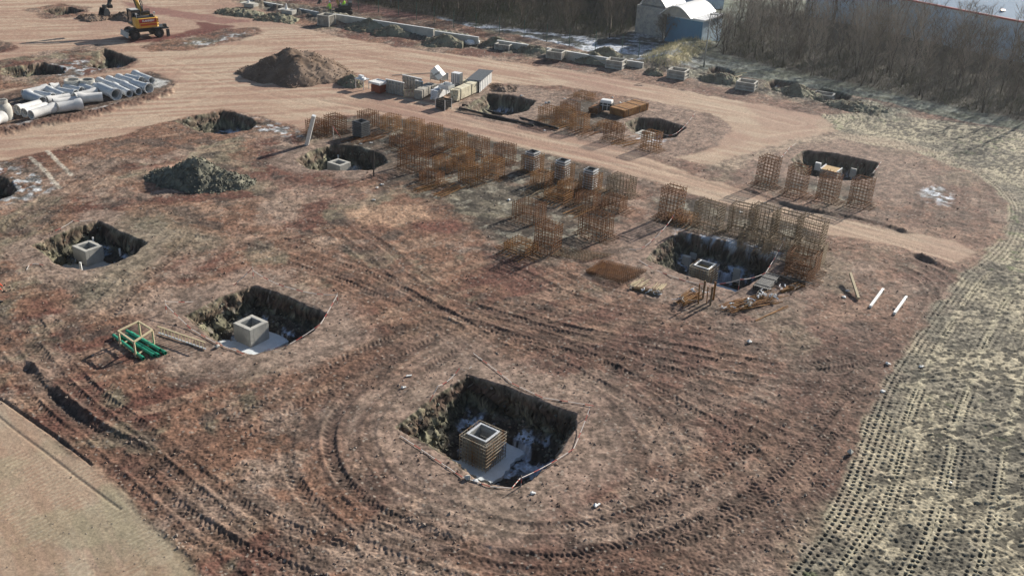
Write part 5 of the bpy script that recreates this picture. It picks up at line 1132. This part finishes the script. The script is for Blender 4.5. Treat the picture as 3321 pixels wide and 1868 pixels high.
# ------------------------------------------------------------------ bundles of bars, mats, debris in front of the big pit
def bar_heap(label, pts, n, key, L, seed, grp='heaps of loose bars', strips=0, th=.03, spread=.5, name='bar_bundle', cat='bar bundle', zt=.25):
    rnd = random.Random(seed); a, b_ = gp(*pts[0]), gp(*pts[1]); d = (b_-a); d.z = 0; D = d.length; u = d.normalized(); v = Vector((-u.y, u.x, 0)); o = thing(name, label, cat, a, 0, grp)
    mb = MB()
    for k in range(n):
        s_ = rnd.uniform(0, max(.05, D-L)); w = rnd.uniform(-spread, spread); z = rnd.uniform(.03, zt); an = rnd.uniform(-.12, .12); dd = Vector((u.x*math.cos(an)-u.y*math.sin(an), u.x*math.sin(an)+u.y*math.cos(an), rnd.uniform(-.04, .04)))
        p0 = u*s_+v*w+Vector((0, 0, z)); mb.bar(p0, p0+dd*L*rnd.uniform(.7, 1), th)
    mb.build('bars', M[key], o)
    if strips:
        for k in range(strips):
            sp = MB(); q = u*rnd.uniform(0, D)+v*rnd.uniform(-spread, spread)+Vector((0, 0, zt+.03)); pts_ = [q]
            for j in range(4): q = q+Vector((rnd.uniform(-.22, .22), rnd.uniform(-.22, .22), rnd.uniform(-.06, .06))); q.z = max(q.z, .05); pts_.append(q)
            sp.tube(pts_, rnd.uniform(.02, .05), 5); sp.build('binding_strip', M['sheet'] if k % 2 else M['stone'], o)
    return o
bar_heap('bundle of rusty bars with pale strips behind the five posts', [(2200, 992), (2275, 950)], 46, 'rust_l', 2.0, 31, strips=9, spread=.4, zt=.35)
bar_heap('tangled heap of bars and pale strips in front of the black bundle', [(2345, 1012), (2545, 960)], 70, 'rust_l', 2.2, 32, strips=34, spread=.5, zt=.3)
bar_heap('single thin bars lying nearest the camera below the tangled heap', [(2440, 1046), (2560, 992)], 4, 'rust_l', 3.2, 33, spread=.08, zt=.06)
bar_heap('fan of pale short bars left of the grey strip bundle', [(2050, 940), (2100, 905)], 26, 'wood', 1.3, 34, spread=.45, zt=.08)
bar_heap('second fan of pale short bars', [(2122, 945), (2150, 918)], 20, 'wood', 1.0, 35, spread=.35, zt=.08)
bar_heap('grey bundle of strips lying below the two fans of bars', [(2045, 937), (2150, 958)], 30, 'rust_g', 2.0, 36, strips=14, spread=.15, zt=.14)
bar_heap('rust orange bars lying on the left end of the flat mat', [(1905, 888), (1960, 862)], 24, 'rust_l', 1.6, 37, spread=.35, zt=.2)
bar_heap('long loose bars pointing left at the front of the crowded cages', [(1335, 625), (1475, 580)], 12, 'rust_l', 4.2, 38, spread=.9, zt=.25)
bar_heap('long loose bars left of the pale slab', [(1410, 640), (1510, 600)], 10, 'rust_l', 3.2, 39, spread=.5, zt=.15)
bar_heap('dark bars in the shade below the first grey column form', [(1690, 640), (1800, 590)], 16, 'rust_g', 3.2, 40, spread=.6, zt=.12)
bar_heap('sunlit bars lying between the broad brown cages', [(1840, 705), (1950, 668)], 12, 'rust_l', 3.0, 41, spread=.7, zt=.12)
bar_heap('long bars lying before the distant cages', [(1770, 420), (1850, 390)], 18, 'rust_l', 3.4, 42, spread=.9, zt=.15)
bar_heap('long bars lying by the feet of the far lone cage', [(1990, 475), (2080, 450)], 16, 'rust_l', 3.0, 43, spread=.8, zt=.12)
bar_heap('reddish mat of bars between the distant cages and the far lone cage', [(1860, 445), (1960, 405)], 26, 'rust', 2.6, 44, spread=1.0, zt=.12)
bar_heap('scattered bars under the second row of cages', [(1380, 520), (1500, 470)], 20, 'rust', 3.2, 45, spread=1.0, zt=.15)
bar_heap('bars spread in front of the black column form', [(1120, 470), (1260, 430)], 22, 'rust', 3.0, 46, spread=.8, zt=.15)
def mat_grid(label, quad, key, n1=14, n2=12, z=.12, layers=3):
    P_ = [gp(*q) for q in quad]; c = P_[0]; o = thing('bar_mat', label, 'bar mat', c, 0, 'mats of crossed bars'); mb = MB()
    for l in range(layers):
        zz = z+l*.09
        for k in range(n1+1):
            t = k/n1; a = P_[0].lerp(P_[1], t)-c; b_ = P_[3].lerp(P_[2], t)-c; a.z = b_.z = zz; mb.bar(a, b_, .024)
        for k in range(n2+1):
            t = k/n2; a = P_[0].lerp(P_[3], t)-c; b_ = P_[1].lerp(P_[2], t)-c; a.z = b_.z = zz+.026; mb.bar(a, b_, .024)
    mb.build('crossed_bars', M[key], o); return o
mat_grid('flat stack of brown bar mats with white scraps on it, left of the big pit', [(1900, 890), (1955, 855), (2095, 890), (2020, 925)], 'rust', 12, 20)
mat_grid('mat of crossed bars lying on the ground right of the front lone cage', [(1790, 830), (1830, 805), (1990, 830), (1900, 850)], 'rust_g', 8, 14, .05, 1)
mat_grid('flat mat of bars below the tall square cage', [(2140, 720), (2160, 700), (2235, 705), (2225, 730)], 'rust', 6, 9, .1, 2)
# black tied bundles at the right of the pit
bundle((2462, 950), (2505, 905), 8, 3, .11, .10, 'black stacked bundle of bars with white ties right of the big pit', 'black', 'bar_stack', 'bar stack', 'stacks of tied bars', .08, .1)
bar_heap('brown bars lying on the right of the black stack', [(2530, 950), (2605, 925)], 18, 'rust_l', 2.2, 47, spread=.15, zt=.2, strips=3)
bar_heap('dark bars sloping behind the black stack', [(2515, 905), (2600, 925)], 14, 'black', 2.4, 48, spread=.2, zt=.35)
# far stack with a white package
bundle((2000, 378), (2078, 352), 12, 5, .14, .13, 'orange brown stack of bars beside the white package', 'rust_l', 'bar_stack', 'bar stack', 'stacks of tied bars', .08, .0)
bundle((1920, 372), (1960, 352), 6, 4, .14, .13, 'smaller rusty stack left of the white package', 'rust', 'bar_stack', 'bar stack', 'stacks of tied bars', .08, .2)
o = thing('wrapped_package', 'white wrapped package lying on the dark end of the far stack', 'package', G(1968, 331, 1.05), R_(-20)); mb = MB(); mb.box((0, 0, 0), (1.15, .8, .45)); mb.build('package_body', M['white'], o, bevel=.08); mb = MB(); mb.box((0, 0, -.40), (1.25, .9, .7)); mb.build('dark_support', M['black'], o, bevel=.03); mb = MB(); [mb.box((x, -.47, -.38), (.05, .03, .72)) for x in (-.25, .2)]; mb.box((0, -.47, -.25), (.9, .03, .05)); mb.build('white_tie', M['white'], o)
# black drainage pipes lying by the road
for k, (pts, lb) in enumerate((([(1490, 355), (1560, 372), (1660, 395), (1730, 412)], 'black plastic pipe lying along the road edge, front one'), ([(1500, 345), (1600, 368), (1700, 390), (1810, 422)], 'black plastic pipe lying along the road edge, back one'))):
    P_ = [gp(*q, .12) for q in pts]; mb = MB(); mb.tube([q-P_[0] for q in P_], .11, 8); tag(mb.build('drain_pipe', M['poly'], loc=P_[0], smooth=True), lb, 'plastic pipe', 'black drain pipes')
# pale steel posts lying on the right
for k, (pa, pb, lb) in enumerate((((2752, 912), (2783, 974), 'pale post lying tilted, leftmost of the three at the right'), ((2821, 1000), (2863, 943), 'white post lying on the ruts, middle of the three'), ((2899, 1022), (2938, 968), 'white post lying on the ruts, rightmost of the three'))):
    a = gp(*pa, .12); b_ = gp(*pb, .12)
    if k == 0: a.z += .45
    o = thing('steel_post', lb, 'lying post', a, 0, 'pale posts lying in the ruts'); mb = MB(); mb.bar((0, 0, 0), b_-a, .16); mb.build('post_shaft', M['wood' if k == 0 else 'white'], o, bevel=.01); d = (b_-a).normalized(); mb = MB(); mb.bar(d*((b_-a).length*.88), d*((b_-a).length*.92), .22, .12); mb.build('flange', M['dgrey'], o)
# scraps and stones one can count
SCR = [(1690, 312), (1755, 345), (1770, 335), (1830, 322), (1985, 318), (2010, 335), (2030, 352), (2065, 345), (1220, 610), (1236, 600), (1168, 468), (1200, 465), (2035, 885), (2050, 888), (2005, 878), (2555, 900), (2500, 915), (2495, 940), (2575, 925), (1765, 425), (2430, 1110), (1210, 650), (2860, 1270), (2985, 1190), (2875, 1180), (1590, 1565), (1540, 1560), (1725, 1600), (1320, 1220), (1305, 1258), (2400, 690), (3080, 1570), (2745, 945), (2735, 965), (480, 1140), (1930, 1640), (2140, 470), (1650, 650)]
for k, (x, y) in enumerate(SCR):
    p = gp(x, y, .05); rnd = random.Random(k); mb = MB(); add_rock(mb, (0, 0, 0), rnd.uniform(.07, .16), rnd); mb.box((.1, 0, 0), (rnd.uniform(.1, .35), .09, .04), rnd.uniform(0, 3))
    tag(mb.build('white_scrap', M['white'], loc=p), 'small white scrap lying on the soil', 'litter', 'white scraps scattered on the site')
for k, (x, y, lb) in enumerate(((706, 1128, 'grey concrete lump at the left of the pit beside the ladder'), (2755, 1470, 'dark clod with a long shadow near the printed field'), (1515, 1555, 'pale stone at the front rim of the nearest pit'), (1780, 335, 'white rubble piece by the distant cages'))):
    p = gp(x, y, .1); mb = MB(); add_rock(mb, (0, 0, 0), .22, random.Random(k+50)); tag(mb.build('stone_block', M['conc'], loc=p, bevel=.02), lb, 'stone')
for k, (x, y) in enumerate(((1525, 142), (1535, 136), (1515, 146), (1545, 143), (1528, 148))):
    p = gp(x, y, .15); mb = MB(); mb.box((0, 0, .1), (.8, .5, .35), k); tag(mb.build('white_sack', M['sheet'], loc=p, bevel=.1), 'white sack in the small heap before the low wall', 'sack', 'heap of white sacks by the low wall')
# loose clods and gravel over the disturbed soil
rnd = random.Random(5); cm = MB(); sm_ = MB()
rs = np.random.RandomState(3)
def sow(mb, n, smin, smax, cond):
    k = 0
    while k < n:
        x = rs.uniform(-40, W+40); y = H*1.02-(H*.95)*rs.uniform(0, 1)**1.0; g = G(x, y); j = int(np.clip(np.searchsorted(yl, g.y), 1, ny-1)); i = int(np.clip(np.searchsorted(tl, g.x/(g.y+12.0)), 1, nx-1)); idx = j*nx+i
        if rs.rand() < cond(idx, g): add_rock(mb, (g.x, g.y, HZ[j, i]+.01), smin+(smax-smin)*rs.rand()**3, rnd)
        k += 1
sow(cm, 11000, .02, .11, lambda i, g: (1-road[i])*(1-field[i])*(1-cream[i])*(.25+.75*(n3[i] > .5))*(g.y < 100))
sow(sm_, 5000, .015, .05, lambda i, g: (1-.9*road[i])*(1-.7*field[i])*(.2+.8*(n1[i] > .5))*(g.y < 80))
tag(cm.build('loose_clods', M['clod']), kind='stuff', label='loose brown clods scattered over the churned soil'); tag(sm_.build('loose_stones', M['stone']), kind='stuff', label='small pale stones scattered over the site')
pm_ = MB()
for kq, (pts, dpt, ww) in PITS.items():
    P_ = PC[kq]; cx, cy = P_.mean(0); R0 = np.hypot(P_[:, 0]-cx, P_[:, 1]-cy).max()
    for _ in range(int(1500 if dpt > 1.55 else 500)):
        a = rs.uniform(0, 6.28); r = R0*rs.uniform(.45, 1.02); x, y = cx+r*math.cos(a), cy+r*math.sin(a); z = zat(x, y)
        if z < -.25: add_rock(pm_, (x, y, z), .03+.13*rs.rand()**3, rnd)
tag(pm_.build('pit_rubble', M['rockg']), kind='stuff', label='green grey broken rock on the walls and floors of the pits')

# ------------------------------------------------------------------ bare wood
def tree_proto(seed, h, spread, key, bkey='bark', ntw=900, upr=.75):
    rnd = random.Random(seed); o = thing('bare_tree', 'x', 'tree', (0, 0, 0)); tk = MB(); cr = MB()
    bend = [Vector((0, 0, 0))]
    for k in range(1, 7): bend.append(Vector((rnd.uniform(-.12, .12)*k*.5, rnd.uniform(-.12, .12)*k*.5, h*.92*k/6)))
    tk.tube(bend, [.11*h/9*(1-k/7.0)+.012 for k in range(7)], 6)
    stems = rnd.choice((1, 2, 3))
    for s_ in range(stems-1):
        a = rnd.uniform(0, 6.28); q = [Vector((0, 0, 0))]+[Vector((math.cos(a)*.28*k, math.sin(a)*.28*k, h*.85*k/5)) for k in range(1, 6)]; tk.tube(q, [.08*h/9*(1-k/6)+.01 for k in range(6)], 5)
    tk.build('trunk', M[bkey], o, smooth=True)
    nl = 22
    for i in range(nl):
        z0 = h*(.16+.74*i/nl); base = Vector((0, 0, 0)).lerp(bend[-1], z0/(h*.92)); base.z = z0; a = i*2.4+rnd.uniform(-.5, .5); L = spread*(1.05-.6*abs(i/nl-.35))*rnd.uniform(.7, 1.15)
        up = upr+.4*(i/nl); dirv = Vector((math.cos(a), math.sin(a), up)).normalized(); p1 = base+dirv*L*.5; p2 = p1+(dirv+Vector((0, 0, .45))).normalized()*L*.5
        cr.bar(base, p1, .045, n=3, w2=.03); cr.bar(p1, p2, .03, n=3, w2=.012)
        for j in range(max(4, ntw//nl//7)):
            t = rnd.uniform(.15, 1); q = base.lerp(p1, t*2) if t < .5 else p1.lerp(p2, t*2-1); dv = (dirv*.8+Vector((rnd.gauss(0, .5), rnd.gauss(0, .5), .55+rnd.gauss(0, .25)))).normalized(); l2 = rnd.uniform(.5, 1.3)*h/9; q2 = q+dv*l2
            cr.bar(q, q2, .022, n=3, w2=.010)
            for m in range(6):
                q3 = q.lerp(q2, rnd.uniform(.1, 1)); dv2 = (dv+Vector((rnd.gauss(0, .6), rnd.gauss(0, .6), rnd.gauss(.25, .4)))).normalized(); cr.bar(q3, q3+dv2*rnd.uniform(.25, .75), .016, n=3, w2=.008)
    cr.build('crown', M[key], o); remember(o); return [o, False]
PR = [tree_proto(i+1, h_, s_, k_) for i, (h_, s_, k_) in enumerate(((8.0, 2.1, 'twig'), (9.0, 2.3, 'twig'), (7.0, 2.0, 'twig'), (7.6, 1.8, 'twig2'), (8.4, 2.0, 'twig2'), (5.0, 1.9, 'twig')))]
def inpoly(x, y, poly):
    c = False; n = len(poly)
    for i in range(n):
        x1, y1 = poly[i]; x2, y2 = poly[(i+1) % n]
        if (y1 > y) != (y2 > y) and x < (x2-x1)*(y-y1)/(y2-y1)+x1: c = not c
    return c
LW = [tuple(G(*q)[:2]) for q in ((1060, -12), (1220, 22), (1420, 58), (1640, 92), (1850, 118), (2010, 125), (2045, 108), (2120, 78), (2150, 62), (2170, 40), (2180, -20), (2100, -60), (1150, -80))]
RW = [tuple(G(*q)[:2]) for q in ((2330, 172), (2560, 232), (2900, 305), (3321, 400), (3560, 460), (3700, 380), (3330, 225), (3000, 140), (2700, 70), (2480, 20), (2400, 60), (2360, 110))]
def plant(poly, n, mind, protos, label, grp, seed, sc_=(.8, 1.1)):
    rnd = random.Random(seed); pts = []; xs = [p[0] for p in poly]; ys = [p[1] for p in poly]; t = 0
    while len(pts) < n and t < 60000:
        t += 1; x, y = rnd.uniform(min(xs), max(xs)), rnd.uniform(min(ys), max(ys))
        if not inpoly(x, y, poly) or any((x-a)**2+(y-b)**2 < mind**2 for a, b in pts): continue
        pts.append((x, y))
    for x, y in pts:
        pr = PR[rnd.choice(protos)]
        if pr[1]: o = copy_tree(pr[0])
        else: o = pr[0]; pr[1] = True
        s_ = rnd.uniform(*sc_); o.location = (x, y, zat(x, y)-.05); o.scale = (s_*1.1, s_*1.1, s_); o.rotation_euler.z = rnd.uniform(0, 6.28); tag(o, label, 'tree', grp)
    return len(pts)
nA = plant(LW, 145, 1.7, (0, 1, 2, 0, 5), 'dark leafless tree in the wood left of the white curved roofs', 'bare trees of the left wood', 1)
nB = plant(RW, 150, 1.7, (0, 3, 3, 4, 4, 2), 'grey brown leafless tree in the wood in front of the blue warehouse', 'bare trees of the right wood', 2, (.5, 1.0))
print('trees', nA, nB)
for k, (px, py) in enumerate(((2150, 108), (2168, 104), (2185, 101), (2200, 104), (2215, 101), (2232, 103), (2345, 118), (2325, 128), (2160, 96), (2205, 95))):
    q = G(px, py, 1.2); o = copy_tree(PR[5][0]); o.location = (q.x, q.y, zat(q.x, q.y)-.1); s_ = .75+.08*(k % 4); o.scale = (s_*1.2, s_*1.2, s_*.9); o.rotation_euler.z = k; tag(o, 'low leafless shrub on the grassy bank before the curved roof building', 'shrub', 'shrubs on the grassy bank'); o.name = 'bare_shrub'
bs = MB(); rnd = random.Random(77)
for poly, n in ((LW, 11000), (RW, 7000)):
    xs = [p[0] for p in poly]; ys = [p[1] for p in poly]; k = 0
    while k < n:
        x, y = rnd.uniform(min(xs), max(xs)), rnd.uniform(min(ys), max(ys)); k += 1
        if not inpoly(x, y, poly): continue
        q = Vector((x, y, zat(x, y)))
        for m in range(3): d = Vector((rnd.gauss(0, .5), rnd.gauss(0, .5), rnd.uniform(.4, 1.1)+1.6*rnd.random()**3)); bs.bar(q, q+d, .032, n=3, w2=.012)
tag(bs.build('undergrowth', M['brush']), kind='stuff', label='tangle of thin stems filling the ground under the bare trees')
gs = MB()
for k in range(16000):
    x, y = rnd.uniform(BANK[:, 0].min()-6, BANK[:, 0].max()+8), rnd.uniform(BANK[:, 1].min()-8, BANK[:, 1].max()+6)
    z = zat(x, y)
    if z < .35: continue
    q = Vector((x, y, z-.03)); gs.bar(q, q+Vector((rnd.gauss(0, .18), rnd.gauss(0, .18), rnd.uniform(.2, .6))), .05, n=3, w2=.01)
tag(gs.build('dry_grass', M['straw']), kind='stuff', label='dry yellow grass on the bank below the curved roofs')
# ------------------------------------------------------------------ buildings
EZ = 5.0; a, b_ = G(2980, 6, EZ), G(3321, 71, EZ); u = (b_-a); u.z = 0; u.normalize(); v = Vector((-u.y, u.x, 0)); v = v if v.y > 0 else -v
o0 = a-u*18; Lw = 75; rz = math.atan2(u.y, u.x)
wh = thing('warehouse', 'long pale blue warehouse with a red gutter line behind the bare wood', 'building', (o0.x, o0.y, 0), rz); sgn = 1 if (Matrix.Rotation(rz, 3, 'Z') @ Vector((0, 1, 0))).dot(v) > 0 else -1
mb = MB(); mb.box((Lw/2, sgn*20, EZ/2-.2), (Lw, 40, EZ)); w = mb.build('wall', M['clad'], wh)
mb = MB(); [mb.box((k*.9+.4, -sgn*.03, EZ/2-.3), (.10, .07, EZ-.2)) for k in range(int(Lw/.9))]; mb.build('cladding_rib', M['clad'], w)
mb = MB(); mb.box((Lw/2, -sgn*.25, EZ-.02), (Lw+.3, .35, .22)); mb.build('red_gutter', M['redline'], wh)
mb = MB()
for k in range(2): mb.prism([(sgn*(k*20), EZ+.02), (sgn*(k*20+10), EZ+1.3), (sgn*(k*20+20), EZ+.02)], 0, Lw, Matrix(((0, 0, 1, 0), (1, 0, 0, 0), (0, 1, 0, 0), (0, 0, 0, 1))))
rf = mb.build('roof', M['roofb'], wh)
mb = MB(); mb.tube([(38, sgn*3.5, EZ+.2), (38, sgn*3.5, EZ+1.6), (37.4, sgn*3.3, EZ+2.1), (36.6, sgn*3.0, EZ+2.1)], .22, 10); mb.bar((37.4, sgn*3.3, EZ+2.0), (34.8, sgn*1.2, EZ+.5), .07); mb.build('roof_flue', M['gal_d'], rf)
def lamp_post(label, b, t, key, lit=False, grp='lamp posts', zb=0.0):
    p = G(*b, zb); h = hgt(b[0], b[1], t[1], zb); q = PX(p+Vector((0, 0, h))); off = (t[0]-q[0])*q[2]/FPX; o = thing('lamp_post', label, 'lamp post', p, 0, grp)
    mb = MB(); mb.tube([(0, 0, 0), (off*.5, 0, h*.5), (off, 0, h)], [.10, .075, .055], 10); mb.build('pole', M[key], o, smooth=True)
    if lit:
        m = bpy.data.materials.new('lit_lamp'); m.use_nodes = True; bb = m.node_tree.nodes['Principled BSDF']; bb.inputs['Emission Color'].default_value = (1, .72, .5, 1); bb.inputs['Emission Strength'].default_value = 4
        mb = MB(); mb.box((off, -.2, h+.05), (.55, .5, .12)); hd = mb.build('lamp_head', M['gal_d'], o, bevel=.02); mb = MB(); mb.box((off, -.3, h+.16), (.42, .36, .10)); mb.build('lit_lens', m, hd)
    else: mb = MB(); mb.box((off+.35, -.1, h+.02), (.9, .22, .12)); mb.build('lamp_head', M['gal_d'], o, bevel=.02)
lamp_post('tall grey lamp post in front of the wood below the white curved roofs', (2282, 219), (2305, 47), 'gal_d')
lamp_post('distant lamp post with a glowing orange white head before the warehouse roof', (3228, 120), (3250, 36), 'gal_d', True, zb=2.0)
lamp_post('thin pole in front of the dark wood at the top', (1268, 26), (1268, -40), 'gal_d')
# low building with curved white roofs
def rect_at(px, py, z): return G(px, py, z)
c = G(2281, 100, 0); e1 = G(2343, 60, 3.4); e0 = G(2281, 66, 3.4); 
c0 = G(2282, 70, 3.3); c1 = G(2345, 51, 3.3); c2 = G(2225, 60, 3.3); uu_ = (c1-c0); uu_.z = 0; du = uu_.length; uu_.normalize(); vv_ = Vector((-uu_.y, uu_.x, 0))
rz = math.atan2(uu_.y, uu_.x); cb_ = thing('curved_roof_building', 'low blue building with two bright white curved roofs behind the grassy bank', 'building', (c0.x, c0.y, 0), rz)
mb = MB(); mb.box((du/2, 2.6, 1.2), (du, 5.2, 4.2)); mb.build('wall', M['clad'], cb_, bevel=.02)
mb = MB(); mb.box((-.04, 2.6, 1.15), (.08, 5.1, 4.0)); mb.build('blue_wall', M['cladb'], cb_)
mb = MB(); mb.box((du/2, 2.2, 3.38), (du+.4, 4.9, .16)); mb.build('flat_roof', M['sheet'], cb_)
def barrel(x0, x1, y0, y1, zb, rise, name='curved_roof'):
    n = 16; mb = MB(); pr = [(y0+(y1-y0)*k/n, zb+rise*math.sin(math.pi*k/n)) for k in range(n+1)]
    full = pr+[(y, z-.10) for y, z in pr[::-1]]; A_ = Matrix(((0, 0, 1, 0), (1, 0, 0, 0), (0, 1, 0, 0), (0, 0, 0, 1)))
    mb.prism(full, x0, x1, A_); mb.build(name, M['barrel'], cb_, smooth=False)
    mb = MB(); mb.prism([(y, z-.12) for y, z in pr], x0+.5, x1-.5, A_); mb.build('gable_wall', M['gal_d'], cb_)
barrel(-1.0, du+.6, 1.3, 5.8, 3.55, 1.25); barrel(1.5, du+1.5, 6.3, 10.2, 3.9, 1.5)
mb = MB(); mb.box((du/2+1.2, 8.2, 1.6), (du, 4.4, 4.2)); mb.build('rear_wall', M['gal_d'], cb_)
A_, B_ = G(2216, 34, 0), G(2345, 30, 0); uh = B_-A_; lh = uh.length; rh = math.atan2(uh.y, uh.x)
o = thing('blue_hall', 'plain blue grey hall with dark glazing behind the curved roofs', 'building', (A_.x, A_.y, 0), rh)
mb = MB(); mb.box((lh/2, 6, 5), (lh, 12, 10)); w = mb.build('wall', M['clad'], o); mb = MB(); [mb.box((.5+k*.9, -.03, 5), (.08, .06, 9.8)) for k in range(int(lh/.9))]; mb.build('cladding_rib', M['clad'], w)
mb = MB(); mb.box((-2.4, 6.5, 3.2), (4.8, 11, 6.4)); gw = mb.build('dark_glazing', M['glassd'], o); mb = MB(); [mb.box((-4.4+k*1.1, .95, 3.2), (.10, .10, 6.3)) for k in range(5)]; mb.build('mullion', M['gal_d'], gw)
mb = MB(); mb.box((lh/2, 6, 10.1), (lh+.4, 12.4, .2)); mb.build('roof', M['roofb'], o)
for nm in list(CAGE):
    if not CAGE[nm][2]:
        for ch in list(CAGE[nm][0].children): bpy.data.objects.remove(ch)
        bpy.data.objects.remove(CAGE[nm][0])

# ------------------------------------------------------------------ haze
hm = bpy.data.materials.new('haze_air'); hm.use_nodes = True; hn = hm.node_tree; hn.nodes.remove(hn.nodes['Principled BSDF'])
pv = hn.nodes.new('ShaderNodeVolumePrincipled'); pv.inputs['Color'].default_value = (.86, .91, 1, 1); pv.inputs['Density'].default_value = .00028; pv.inputs['Anisotropy'].default_value = .7
hn.links.new(pv.outputs[0], hn.nodes['Material Output'].inputs['Volume'])
mb = MB(); mb.box((0, 240, 16), (3800, 640, 38)); hz_o = mb.build('haze', hm); tag(hz_o, kind='stuff', label='thin pale haze in the air over the site')
